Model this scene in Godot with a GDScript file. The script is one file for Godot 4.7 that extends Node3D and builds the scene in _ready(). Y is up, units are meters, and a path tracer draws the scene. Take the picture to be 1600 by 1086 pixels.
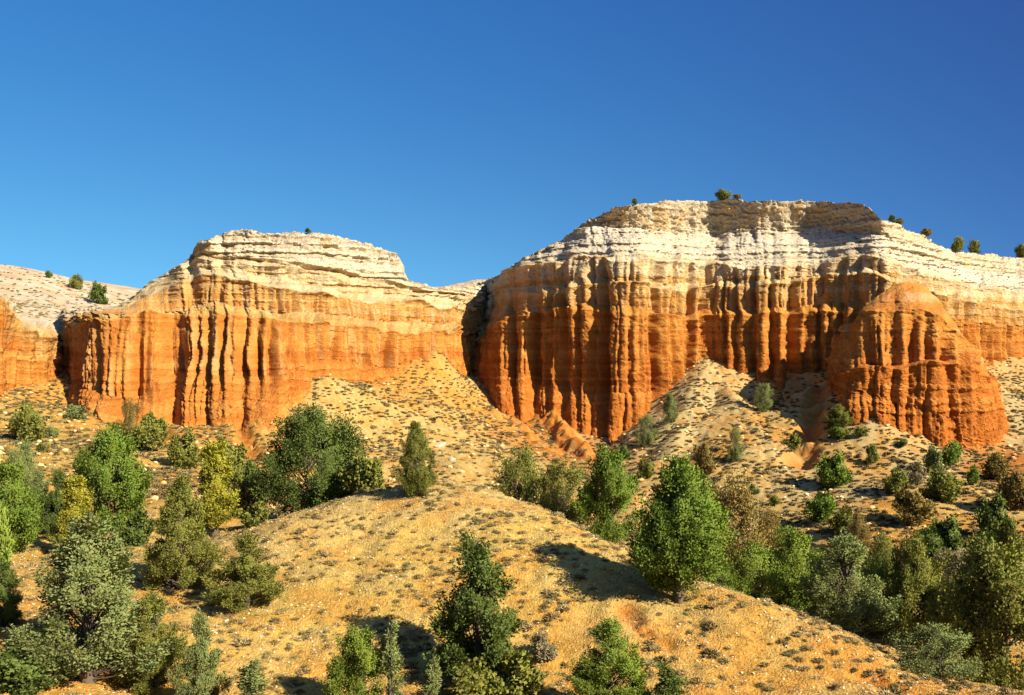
extends Node3D
# A red rock canyon: two layered buttes over talus slopes, a dry ochre hill and junipers in front.
# Metres, y up; the camera stands at (0, EYE, 0) and looks along -z.

const EYE := 40.0          # height of the camera
const FOCAL := 1492.0      # focal length in photograph pixels (1600 x 1086)
const SUN_AZ := 128.0      # degrees clockwise from the view direction
const SUN_EL := 33.0

var rng := RandomNumberGenerator.new()
var n1 := FastNoiseLite.new()
var n2 := FastNoiseLite.new()
var n3 := FastNoiseLite.new()
var taken := {}
var t0 := 0

func stage(what: String) -> void:
	print(what, " ", Time.get_ticks_msec() - t0)

# ---------------------------------------------------------------- surveying
func at(u: float, v: float, d: float) -> Vector3:      # a sighted point at a known distance
	return Vector3((u - 800.0) / FOCAL * d, EYE + (543.0 - v) / FOCAL * d, -d)

func fract_noise(n: FastNoiseLite, x: float, y: float, z: float) -> float:
	return n.get_noise_3d(x, y, z)

func set_noise(n: FastNoiseLite, s: int, oct: int, f := 1.0) -> void:
	n.seed = s
	n.noise_type = FastNoiseLite.TYPE_SIMPLEX_SMOOTH
	n.frequency = f
	n.fractal_type = FastNoiseLite.FRACTAL_FBM if oct > 1 else FastNoiseLite.FRACTAL_NONE
	n.fractal_octaves = oct

func sun_dir() -> Vector3:
	var a := deg_to_rad(SUN_AZ)
	var e := deg_to_rad(SUN_EL)
	return Vector3(sin(a) * cos(e), sin(e), -cos(a) * cos(e))

# ---------------------------------------------------------------- naming
func numbered(called: String) -> String:
	var k: int = taken.get(called, 0)
	taken[called] = k + 1
	return called if k == 0 else "%s_%03d" % [called, k]

func tag(o: Node3D, label := "", category := "", group := "", kind := "") -> Node3D:
	if label: o.set_meta("label", label)
	if category: o.set_meta("category", category)
	if group: o.set_meta("group", group)
	if kind: o.set_meta("kind", kind)
	return o

func put(called: String, m: Mesh, mat: Material, parent: Node) -> MeshInstance3D:
	var o := MeshInstance3D.new()
	o.name = called
	o.mesh = m
	o.material_override = mat
	parent.add_child(o, true)
	return o

func base(called: String, where := Vector3.ZERO) -> Node3D:
	var o := Node3D.new()
	o.name = numbered(called)
	add_child(o, true)
	o.position = where
	return o

# ---------------------------------------------------------------- camera, sky, sun
func make_view() -> void:
	var c := Camera3D.new()
	c.name = "camera"
	c.fov = rad_to_deg(2.0 * atan(543.0 / FOCAL))
	c.near = 0.5
	c.far = 12000.0
	c.position = Vector3(0, EYE, 0)
	add_child(c)
	c.current = true
	var e := Environment.new()
	e.background_mode = Environment.BG_SKY
	e.tonemap_mode = Environment.TONE_MAPPER_LINEAR
	e.tonemap_exposure = 2.35
	e.sdfgi_enabled = true
	e.ssao_enabled = true
	e.ssil_enabled = true
	var sm := PanoramaSkyMaterial.new()
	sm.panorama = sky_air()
	var sk := Sky.new()
	sk.sky_material = sm
	e.sky = sk
	var w := WorldEnvironment.new()
	w.name = "air"
	w.environment = e
	add_child(w)
	var s := DirectionalLight3D.new()
	s.name = "sun"
	s.light_energy = 1.6
	s.light_color = Color(1.0, 0.95, 0.86)
	s.light_angular_distance = 0.5
	s.shadow_enabled = true
	add_child(s)
	s.look_at_from_position(sun_dir() * 500.0, Vector3.ZERO, Vector3.UP)

func sky_air() -> ImageTexture:
	# clear air: deep blue overhead, paler low down, darkest at right angles to the sun (Rayleigh)
	var w := 256
	var h := 128
	var im := Image.create(w, h, false, Image.FORMAT_RGBF)
	var sd := sun_dir()
	for j in h:
		var el := PI * (0.5 - (j + 0.5) / h)
		for i in w:
			var az := (i + 0.5) / w * TAU
			var dir := Vector3(sin(az) * cos(el), sin(el), -cos(az) * cos(el))
			var c := clampf(dir.dot(sd), -1.0, 1.0)
			var up := maxf(dir.y, 0.0)
			var pol := clampf(absf(c - 0.06) / 0.85, 0.0, 1.0)
			var low := exp(-up / 0.16)
			var deep := Color(0.0115, 0.046, 0.185).lerp(Color(0.0115, 0.115, 0.37), pol)
			var pale := Color(0.034, 0.112, 0.33).lerp(Color(0.155, 0.48, 0.72), pol)
			var col := deep.lerp(pale, low) * 0.72
			col += Color(0.42, 0.40, 0.36) * exp(-acos(c) / 0.32)      # glow added round the out-of-view sun to warm the blue shadows
			im.set_pixel(i, j, col)
	return ImageTexture.create_from_image(im)

# ---------------------------------------------------------------- the lie of the land
# Survey points of the ground: photograph column, row, distance in metres.
const SURVEY := [
	# the ochre hill in front
	[-150, 1086, 36], [0, 1086, 38], [200, 1086, 41], [400, 1086, 44], [600, 1086, 45], [800, 1086, 45], [1000, 1086, 44], [1200, 1086, 43], [1400, 1086, 42], [1600, 1086, 42], [1750, 1086, 42],
	[30, 960, 48], [30, 890, 58], [200, 870, 63], [320, 965, 51], [130, 855, 68], [250, 930, 54], [330, 850, 64], [100, 1000, 44],
	[450, 1000, 49], [600, 900, 55.5], [500, 900, 56], [420, 880, 58], [800, 900, 54.5], [750, 830, 60], [620, 830, 61], [900, 850, 58.5], [650, 1000, 49],
	[690, 752, 68], [640, 760, 68], [560, 778, 66.5], [480, 802, 64.5], [400, 830, 62],
	[780, 776, 66], [860, 815, 62.5], [960, 862, 58], [1060, 935, 52.5], [1090, 912, 53.5], [1150, 935, 51.5], [1250, 980, 48.5], [1350, 1020, 46.5], [1450, 1068, 44.5],
	[1000, 1000, 48], [1200, 1030, 46], [1300, 1045, 45],
	# left of the hill: the track between the trees
	[200, 800, 80], [60, 840, 70], [330, 800, 76], [280, 765, 95], [200, 735, 108], [340, 745, 112], [100, 745, 100], [0, 790, 82], [-150, 800, 80],
	# the yellow slope below the left bluff
	[0, 640, 150], [60, 640, 152], [110, 655, 150], [60, 690, 126], [150, 690, 128], [230, 702, 122], [0, 720, 108], [-150, 700, 110], [-150, 600, 160], [290, 732, 116],
	[95, 605, 178], [100, 560, 205], [150, 645, 160],
	# foot of the left butte and its talus
	[200, 674, 149], [300, 682, 147], [374, 680, 149], [440, 652, 156], [491, 586, 170], [521, 588, 173], [569, 600, 176], [631, 608, 182], [668, 574, 190], [701, 562, 196],
	[420, 690, 148], [480, 680, 150], [540, 660, 160], [600, 690, 158], [660, 640, 174], [720, 600, 196], [700, 690, 162], [760, 640, 192], [620, 740, 142], [700, 735, 144], [780, 720, 154], [820, 665, 188],
	[760, 690, 168], [740, 575, 225], [730, 560, 240],
	[150, 655, 174], [200, 664, 174], [260, 668, 174], [320, 668, 174], [380, 660, 174], [425, 640, 175],
	# foot of the right mesa, with its two talus cones
	[812, 632, 204], [886, 655, 192], [950, 672, 186], [1000, 690, 180], [1048, 640, 186], [1076, 592, 190], [1098, 568, 192], [1120, 582, 190], [1150, 590, 188], [1180, 603, 186], [1240, 612, 184], [1262, 628, 181], [1290, 604, 180], [1316, 585, 179], [1345, 618, 162],
	[960, 735, 158], [1040, 720, 160], [1100, 650, 172], [1150, 690, 158], [1200, 660, 166], [1250, 720, 150], [1310, 660, 160], [1380, 660, 155], [1430, 690, 152.5], [1490, 714, 151], [1545, 718, 149.5], [1585, 692, 158], [1590, 640, 172], [1560, 585, 198], [1600, 600, 196], [1700, 620, 190], [1660, 700, 150],
	[1200, 800, 130], [1300, 760, 138], [1100, 760, 142], [1400, 770, 130], [1400, 850, 112], [1500, 790, 124], [1550, 860, 106], [1620, 790, 122], [1300, 830, 118], [1480, 880, 102], [1700, 800, 118],
	# far left: the white hill; the saddle behind the butte
	[-60, 408, 330], [0, 412, 330], [60, 426, 325], [120, 446, 320], [190, 470, 315], [260, 490, 310], [-60, 470, 260], [30, 480, 255], [60, 505, 235], [110, 520, 235], [150, 500, 270],
	[640, 446, 330], [690, 449, 320], [742, 438, 320], [780, 437, 320], [850, 436, 330],
]
# Ground outside the picture or hidden in it: x, height, z.
const HIDDEN := [
	[0, 38.2, 0], [-20, 38, 0], [20, 38, 0], [0, 38.5, 14], [-30, 38, 14], [30, 38, 14], [0, 35, -10], [0, 30.8, -20], [0, 27, -30], [-25, 30, -18], [25, 30, -18], [-45, 33, -10], [45, 32, -10], [-70, 34, -20], [70, 30, -20], [-60, 30, -45], [62, 22, -48],
	[-20, 22, -94], [-5, 18, -110], [15, 15, -108], [-12, 18, -125], [8, 15, -125], [36, 13, -105],
	[-90, 26, -80], [-120, 30, -130], [-140, 35, -190], [-160, 50, -260], [110, 16, -80], [140, 20, -120], [160, 28, -180], [180, 35, -260],
	[-75, 42, -215], [-60, 42, -225], [-40, 42, -235], [-20, 44, -250], [0, 46, -270], [20, 44, -230], [40, 44, -225], [60, 44, -220], [80, 42, -215], [100, 42, -215], [130, 40, -240], [60, 50, -300], [0, 52, -340], [-60, 55, -360], [120, 50, -330], [-140, 60, -360], [180, 50, -350],
]
const GX0 := -180.0
const GZ0 := 30.0
const GSTEP := 3.0
const GNX := 121
const GNZ := 141
var grid := PackedFloat32Array()
# Lines along which rock or rubble stands up out of the ground: crest points (column, row, distance), fall to the sides.
var crests := [
	{"pts": [[1098, 566, 191], [1075, 640, 174], [1055, 700, 160], [1040, 750, 150]], "fall": 0.50, "hue": 1},
	{"pts": [[1316, 583, 178.5], [1345, 630, 164], [1400, 680, 154], [1470, 722, 147]], "fall": 0.52, "hue": 1},
	{"pts": [[1120, 585, 189], [1180, 660, 165], [1220, 740, 145]], "fall": 0.45, "hue": 1},
	{"pts": [[845, 601, 203], [862, 640, 193], [885, 668, 182], [905, 690, 172], [925, 712, 164]], "fall": 0.85, "hue": 3},
	{"pts": [[800, 655, 186], [830, 680, 178], [855, 697, 171], [880, 722, 161]], "fall": 0.75, "hue": 3},
	{"pts": [[672, 560, 207], [730, 610, 201], [790, 660, 183]], "fall": 0.50, "hue": 2},
]
var crest_world := []
# Gullies: points, half width, depth
var cuts := [
	{"pts": [[1288, 603, 180], [1274, 640, 171], [1262, 690, 158], [1250, 720, 149]], "wide": 2.6, "deep": 2.2},
	{"pts": [[978, 962, 51], [992, 980, 49.6], [1012, 992, 48.6], [1040, 1004, 47.8]], "wide": 0.7, "deep": 0.45},
	{"pts": [[1360, 1062, 44.6], [1400, 1080, 43.4], [1440, 1092, 42.6]], "wide": 0.8, "deep": 0.4},
	{"pts": [[372, 662, 158], [385, 690, 147], [398, 720, 136]], "wide": 1.6, "deep": 1.2},
	{"pts": [[240, 660, 158], [262, 690, 146], [290, 735, 118]], "wide": 1.6, "deep": 1.2},
]
var cuts_world := []

func survey_ground() -> void:
	var p := PackedVector3Array()
	for s in SURVEY: p.append(at(s[0], s[1], s[2]))
	for s in HIDDEN: p.append(Vector3(s[0], s[1], s[2]))
	var sure := p.size()
	for t in trees:
		if t[4] > 0.0: p.append(at(t[0], t[2], t[4]))
	var n := p.size()
	var mean := 0.0
	for q in p: mean += q.y / n
	var a := []
	for i in n:
		var row := PackedFloat64Array()
		row.resize(n + 1)
		for j in n:
			row[j] = sqrt((p[i].x - p[j].x) ** 2 + (p[i].z - p[j].z) ** 2 + 9.0)
		row[i] -= 0.25 if i < sure else 2.5
		row[n] = p[i].y - mean
		a.append(row)
	for i in n:
		var best := i
		for r in range(i + 1, n):
			if absf(a[r][i]) > absf(a[best][i]): best = r
		var t = a[i]; a[i] = a[best]; a[best] = t
		var top: PackedFloat64Array = a[i]
		for r in range(i + 1, n):
			var row: PackedFloat64Array = a[r]
			var k := row[i] / top[i]
			if k != 0.0:
				for c in range(i, n + 1): row[c] -= k * top[c]
				a[r] = row
	var w := PackedFloat64Array()
	w.resize(n)
	for i in range(n - 1, -1, -1):
		var row: PackedFloat64Array = a[i]
		var s := row[n]
		for c in range(i + 1, n): s -= row[c] * w[c]
		w[i] = s / row[i]
	grid.resize(GNX * GNZ)
	for j in GNZ:
		var z := GZ0 - j * GSTEP
		for i in GNX:
			var x := GX0 + i * GSTEP
			var s := mean
			for k in n:
				s += w[k] * sqrt((x - p[k].x) ** 2 + (z - p[k].z) ** 2 + 9.0)
			grid[j * GNX + i] = s
	for c in cuts:
		var line := PackedVector3Array()
		for q in c.pts: line.append(at(q[0], q[1], q[2]))
		var lo := Vector2(1e9, 1e9); var hi := Vector2(-1e9, -1e9)
		for q in line:
			lo = lo.min(Vector2(q.x, q.z)); hi = hi.max(Vector2(q.x, q.z))
		var m := Vector2.ONE * float(c.wide) * 1.6
		cuts_world.append({"line": line, "wide": c.wide, "deep": c.deep, "lo": lo - m, "hi": hi + m})
	for c in crests:
		var line := PackedVector3Array()
		for q in c.pts: line.append(at(q[0], q[1], q[2]))
		var lo := Vector2(1e9, 1e9); var hi := Vector2(-1e9, -1e9)
		for q in line:
			lo = lo.min(Vector2(q.x, q.z)); hi = hi.max(Vector2(q.x, q.z))
		crest_world.append({"line": line, "fall": c.fall, "hue": c.hue, "lo": lo - Vector2(16, 16), "hi": hi + Vector2(16, 16)})

func cubic(a: float, b: float, c: float, d: float, t: float) -> float:
	return b + 0.5 * t * (c - a + t * (2.0 * a - 5.0 * b + 4.0 * c - d + t * (3.0 * (b - c) + d - a)))

func coarse_height(x: float, z: float) -> float:
	var gx := clampf((x - GX0) / GSTEP, 1.0, GNX - 2.001)
	var gz := clampf((GZ0 - z) / GSTEP, 1.0, GNZ - 2.001)
	var i := int(gx); var j := int(gz)
	var fx := gx - i; var fz := gz - j
	var k := (j - 1) * GNX + i
	var r0 := cubic(grid[k - 1], grid[k], grid[k + 1], grid[k + 2], fx)
	k += GNX
	var r1 := cubic(grid[k - 1], grid[k], grid[k + 1], grid[k + 2], fx)
	k += GNX
	var r2 := cubic(grid[k - 1], grid[k], grid[k + 1], grid[k + 2], fx)
	k += GNX
	var r3 := cubic(grid[k - 1], grid[k], grid[k + 1], grid[mini(k + 2, GNX * GNZ - 1)], fx)
	return cubic(r0, r1, r2, r3, fz)

var last_hue := 0          # which crest the last height() call stood on
var last_lift := 0.0

func height(x: float, z: float) -> float:
	var h := coarse_height(x, z)
	last_hue = 0
	last_lift = 0.0
	var rough := n2.get_noise_2d(x * 0.16, z * 0.16)
	if z < -95.0:
		for c in crest_world:
			if x < c.lo.x or x > c.hi.x or z < c.lo.y or z > c.hi.y: continue
			var line: PackedVector3Array = c.line
			var top := -1e9
			var wx := x + 0.7 * n1.get_noise_2d(x * 0.11, z * 0.11)
			var wz := z + 0.7 * n1.get_noise_2d(x * 0.11 + 70.0, z * 0.11)
			for i in line.size() - 1:
				var a := line[i]; var b := line[i + 1]
				var ex := b.x - a.x; var ez := b.z - a.z
				var t := clampf(((wx - a.x) * ex + (wz - a.z) * ez) / (ex * ex + ez * ez), 0.0, 1.0)
				var dist := sqrt((wx - a.x - ex * t) ** 2 + (wz - a.z - ez * t) ** 2)
				top = maxf(top, a.y + (b.y - a.y) * t - c.fall * (sqrt(dist * dist + 0.6) - 0.77))
			if c.hue == 3: top += 0.9 * rough + 0.5 * n3.get_noise_2d(x * 0.6, z * 0.6) - 0.5 * absf(n1.get_noise_2d(x * 0.4, z * 0.4))
			if top > h:
				last_hue = c.hue
				last_lift = top - h
				h = top
			elif top > h - 1.0:
				h += 0.25 * (top - h + 1.0) ** 2
	# washed-out gullies
	for c in cuts_world:
		if x < c.lo.x or x > c.hi.x or z < c.lo.y or z > c.hi.y: continue
		var line: PackedVector3Array = c.line
		var jx: float = x + c.wide * 0.5 * n2.get_noise_2d(x * 0.5 / c.wide, z * 0.5 / c.wide)
		for i in line.size() - 1:
			var a := line[i]; var b := line[i + 1]
			var ex := b.x - a.x; var ez := b.z - a.z
			var t := clampf(((jx - a.x) * ex + (z - a.z) * ez) / (ex * ex + ez * ez), 0.0, 1.0)
			var dist: float = sqrt((jx - a.x - ex * t) ** 2 + (z - a.z - ez * t) ** 2) / c.wide
			if dist < 1.0:
				h -= c.deep * (1.0 - dist * dist)
				last_hue = 3
				last_lift = 1.5 * (1.0 - dist)
				break
	var far := clampf((-z - 90.0) / 40.0, 0.0, 1.0)
	# rills and hummocks
	var rill := absf(n1.get_noise_2d(x * 0.10 + 31.0, z * 0.05))
	h += rough * (0.22 + 0.1 * far) + (rill - 0.25) * (0.35 + 0.15 * far)
	h += n3.get_noise_2d(x * 0.9, z * 0.9) * 0.16
	return h

func ground_hit(u: float, v: float, d0: float, d1: float) -> Vector3:   # where a sight line meets the ground
	var step := 0.5
	var d := d0
	while d < d1:
		var p := at(u, v, d)
		if p.y <= height(p.x, p.z):
			var lo := d - step; var hi := d
			for k in 8:
				var m := 0.5 * (lo + hi)
				var q := at(u, v, m)
				if q.y <= height(q.x, q.z): hi = m
				else: lo = m
			var r := at(u, v, hi)
			r.y = height(r.x, r.z)
			return r
		d += step
	var e := at(u, v, d1)
	e.y = height(e.x, e.z)
	return e

# Soils: 0 ochre sand, 1 pale grey rubble, 2 tan rubble, 3 red clay, 4 white marl, 5 orange earth
const SOIL := [Color(0.59, 0.40, 0.098), Color(0.54, 0.43, 0.21), Color(0.56, 0.40, 0.14), Color(0.54, 0.18, 0.032), Color(0.66, 0.60, 0.48), Color(0.58, 0.29, 0.058)]
const SOIL_AT := [
	[600, 900, 56, 0], [800, 850, 58, 0], [1000, 960, 50, 0], [400, 950, 52, 0], [1250, 1020, 47, 0], [690, 755, 67, 2], [560, 780, 66, 2], [1100, 915, 53, 2], [900, 835, 60, 0],
	[1080, 1000, 47, 5], [1350, 1050, 45, 5], [30, 960, 47, 5], [250, 960, 52, 5], [260, 870, 63, 0], [1500, 1080, 43, 5], [100, 880, 62, 0],
	[60, 700, 120, 0], [150, 690, 128, 0], [250, 735, 112, 0], [320, 760, 104, 5], [30, 640, 148, 0], [150, 650, 160, 5], [240, 680, 155, 5], [330, 680, 155, 5], [400, 690, 150, 5], [80, 600, 180, 5],
	[470, 660, 158, 2], [560, 650, 166, 2], [500, 595, 178, 5], [600, 620, 185, 5], [650, 610, 192, 5], [620, 700, 152, 2], [700, 680, 165, 2], [700, 600, 200, 2], [760, 650, 188, 5], [780, 710, 158, 2], [830, 650, 194, 3], [880, 690, 175, 3], [930, 700, 170, 3], [900, 660, 190, 3],
	[1000, 690, 180, 1], [1060, 660, 172, 1], [1040, 720, 160, 1], [1100, 700, 158, 5], [1120, 730, 150, 2], [1150, 640, 172, 1], [1200, 700, 155, 1], [1240, 650, 172, 2], [1265, 650, 174, 3], [1255, 690, 160, 5], [1300, 620, 172, 2], [1340, 660, 160, 1], [1200, 790, 132, 2], [1300, 760, 138, 1], [1400, 730, 142, 1], [1350, 720, 145, 5], [1420, 790, 125, 5], [1500, 770, 128, 2], [1550, 830, 110, 5], [1590, 660, 165, 1], [1600, 720, 140, 3],
	[0, 430, 320, 4], [100, 450, 310, 4], [60, 500, 240, 4], [150, 510, 260, 4], [700, 445, 320, 4], [760, 440, 310, 4], [-100, 430, 320, 4],
]
var soil_grid := PackedColorArray()

func survey_soil() -> void:
	var p := PackedVector3Array()
	var c := []
	for s in SOIL_AT:
		p.append(at(s[0], s[1], s[2]))
		c.append(SOIL[s[3]])
	soil_grid.resize(GNX * GNZ)
	for j in GNZ:
		for i in GNX:
			var x := GX0 + i * GSTEP; var z := GZ0 - j * GSTEP
			var sum := 0.0
			var r := 0.0; var g := 0.0; var b := 0.0
			for k in p.size():
				var d := (x - p[k].x) ** 2 + (z - p[k].z) ** 2
				var w := 1.0 / (d * d + 30.0)
				var q: Color = c[k]
				sum += w; r += w * q.r; g += w * q.g; b += w * q.b
			soil_grid[j * GNX + i] = Color(r / sum, g / sum, b / sum)

func soil(x: float, z: float, hue: int, lift: float) -> Color:
	var jx := x + 7.0 * n1.get_noise_2d(x * 0.06, z * 0.06) + 2.0 * n2.get_noise_2d(x * 0.3, z * 0.3)
	var jz := z + 7.0 * n1.get_noise_2d(x * 0.06 + 50.0, z * 0.06) + 2.0 * n2.get_noise_2d(x * 0.3 + 9.0, z * 0.3)
	var gx := clampf((jx - GX0) / GSTEP, 0.0, GNX - 1.001)
	var gz := clampf((GZ0 - jz) / GSTEP, 0.0, GNZ - 1.001)
	var i := int(gx); var j := int(gz)
	var k := j * GNX + i
	var c := soil_grid[k].lerp(soil_grid[k + 1], gx - i).lerp(soil_grid[k + GNX].lerp(soil_grid[k + GNX + 1], gx - i), gz - j)
	if hue == 3: c = c.lerp(SOIL[3], clampf(lift * 1.2, 0.0, 0.9))
	elif hue > 0: c = c.lerp(SOIL[hue], clampf(lift * 0.4, 0.0, 0.55))
	var m := n1.get_noise_2d(x * 0.22 + 11.0, z * 0.22)
	if m > 0.0: c = c.lerp(SOIL[5], minf(m * 1.6, 0.62))
	else: c = c.lerp(SOIL[2], minf(-m * 1.1, 0.5))
	var f := n3.get_noise_2d(x * 1.7, z * 1.7)
	var g := 1.0 + 0.30 * f + 0.12 * n2.get_noise_2d(x * 0.8, z * 0.8)
	return Color(c.r * g, c.g * g, c.b * g)

func spaced(stops: Array) -> PackedFloat32Array:     # [[from, step], ...] ending with [to]
	var out := PackedFloat32Array()
	for k in stops.size() - 1:
		var a: float = stops[k][0]
		var b: float = stops[k + 1][0]
		var s0: float = stops[k][1]
		var s1: float = stops[k][2]
		var dir := signf(b - a)
		var p := a
		while (b - p) * dir > 0.5 * minf(s0, s1):
			out.append(p)
			p += dir * lerpf(s0, s1, clampf((p - a) / (b - a), 0.0, 1.0))
	out.append(stops[stops.size() - 1][0])
	return out

func make_ground() -> void:
	var xs := spaced([[-4000, 900, 60], [-180, 6, 1.2], [-120, 0.8, 0.55], [-45, 0.33, 0.33], [45, 0.55, 0.8], [140, 1.2, 6], [180, 60, 900], [4000]])
	var zs := spaced([[3000, 900, 30], [20, 4, 1.0], [-36, 0.33, 0.33], [-82, 0.5, 0.7], [-215, 1.0, 1.6], [-340, 3, 10], [-420, 60, 900], [-5000]])
	var w := xs.size(); var h := zs.size()
	print("ground ", w, " x ", h)
	var ver := PackedVector3Array(); ver.resize(w * h)
	var col := PackedColorArray(); col.resize(w * h)
	for j in h:
		var z := zs[j]
		for i in w:
			var x := xs[i]
			var y := height(x, z)
			ver[j * w + i] = Vector3(x, y, z)
			col[j * w + i] = soil(x, z, last_hue, last_lift)
	var m := sheet_mesh(ver, col, w, 0, h - 1, false)
	var o := put("ground", m, soil_mat(), self)
	tag(o, "dry ochre hill, valley floor and rubble slopes below the cliffs", "ground", "", "structure")

# A grid of points (w per row) as a smooth mesh of the rows r0..r1.
func grid_normals(ver: PackedVector3Array, w: int, flip: bool) -> PackedVector3Array:
	var h := ver.size() / w
	var nor := PackedVector3Array(); nor.resize(ver.size())
	for j in h:
		var ja := maxi(j - 1, 0) * w; var jb := mini(j + 1, h - 1) * w
		for i in w:
			var ia := maxi(i - 1, 0); var ib := mini(i + 1, w - 1)
			var n := (ver[j * w + ib] - ver[j * w + ia]).cross(ver[jb + i] - ver[ja + i])
			nor[j * w + i] = (-n if flip else n).normalized()
	return nor

func sheet_mesh(ver: PackedVector3Array, col: PackedColorArray, w: int, r0: int, r1: int, flip: bool, nor := PackedVector3Array()) -> ArrayMesh:
	if nor.is_empty(): nor = grid_normals(ver, w, flip)
	var idx := PackedInt32Array(); idx.resize((w - 1) * (r1 - r0) * 6)
	var k := 0
	for j in r1 - r0:
		for i in w - 1:
			var a := j * w + i
			if flip:
				idx[k] = a; idx[k + 1] = a + 1; idx[k + 2] = a + w
				idx[k + 3] = a + 1; idx[k + 4] = a + w + 1; idx[k + 5] = a + w
			else:
				idx[k] = a; idx[k + 1] = a + w; idx[k + 2] = a + 1
				idx[k + 3] = a + 1; idx[k + 4] = a + w; idx[k + 5] = a + w + 1
			k += 6
	var arr := []
	arr.resize(Mesh.ARRAY_MAX)
	arr[Mesh.ARRAY_VERTEX] = ver.slice(r0 * w, (r1 + 1) * w)
	arr[Mesh.ARRAY_NORMAL] = nor.slice(r0 * w, (r1 + 1) * w)
	arr[Mesh.ARRAY_COLOR] = col.slice(r0 * w, (r1 + 1) * w)
	arr[Mesh.ARRAY_INDEX] = idx
	var m := ArrayMesh.new()
	m.add_surface_from_arrays(Mesh.PRIMITIVE_TRIANGLES, arr)
	return m

# ---------------------------------------------------------------- materials
func grain(size: int, sd: int, freq: float, oct: int, lo: float, hi: float) -> NoiseTexture2D:
	var n := FastNoiseLite.new()
	n.seed = sd
	n.noise_type = FastNoiseLite.TYPE_SIMPLEX_SMOOTH
	n.frequency = freq
	n.fractal_octaves = oct
	n.fractal_gain = 0.6
	var t := NoiseTexture2D.new()
	t.width = size; t.height = size
	t.seamless = true
	t.noise = n
	var r := Gradient.new()
	r.colors = PackedColorArray([Color(lo, lo, lo), Color(hi, hi, hi)])
	t.color_ramp = r
	return t

func pebbly(size: int, sd: int) -> NoiseTexture2D:      # stones and crumbs of differing tone
	var n := FastNoiseLite.new()
	n.seed = sd
	n.noise_type = FastNoiseLite.TYPE_CELLULAR
	n.cellular_return_type = FastNoiseLite.RETURN_CELL_VALUE
	n.frequency = 0.055
	n.fractal_octaves = 2
	n.domain_warp_enabled = true
	n.domain_warp_amplitude = 9.0
	n.domain_warp_frequency = 0.06
	var t := NoiseTexture2D.new()
	t.width = size; t.height = size
	t.seamless = true
	t.noise = n
	var r := Gradient.new()
	r.offsets = PackedFloat32Array([0.0, 0.18, 0.5, 0.85, 1.0])
	r.colors = PackedColorArray([Color(0.68, 0.62, 0.54), Color(0.88, 0.85, 0.80), Color(0.95, 0.94, 0.92), Color(0.98, 0.98, 0.98), Color(1, 1, 1)])
	t.color_ramp = r
	return t

func soil_mat() -> StandardMaterial3D:
	var m := StandardMaterial3D.new()
	m.resource_name = "dry_soil"
	m.vertex_color_use_as_albedo = true
	m.albedo_texture = grain(1024, 5, 0.03, 5, 0.74, 1.0)
	m.detail_enabled = true
	m.detail_albedo = pebbly(1024, 6)
	m.detail_blend_mode = BaseMaterial3D.BLEND_MODE_MUL
	m.detail_uv_layer = BaseMaterial3D.DETAIL_UV_2
	m.uv2_triplanar = true
	m.uv2_world_triplanar = true
	m.uv2_scale = Vector3(0.19, 0.19, 0.19)
	m.uv1_triplanar = true
	m.uv1_world_triplanar = true
	m.uv1_scale = Vector3(0.11, 0.11, 0.11)
	m.heightmap_enabled = true
	m.heightmap_texture = grain(1024, 9, 0.05, 5, 0.0, 1.0)
	m.heightmap_scale = 8.0
	m.roughness = 0.95
	m.metallic_specular = 0.2
	return m

func rock_mat() -> StandardMaterial3D:
	var m := StandardMaterial3D.new()
	m.resource_name = "layered_rock"
	m.vertex_color_use_as_albedo = true
	m.albedo_texture = grain(1024, 15, 0.03, 5, 0.62, 1.0)
	m.uv1_triplanar = true
	m.uv1_world_triplanar = true
	m.uv1_scale = Vector3(0.05, 0.11, 0.05)
	m.heightmap_enabled = true
	m.heightmap_texture = grain(1024, 19, 0.04, 5, 0.0, 1.0)
	m.heightmap_scale = 26.0
	m.roughness = 0.95
	m.metallic_specular = 0.2
	return m

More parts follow.
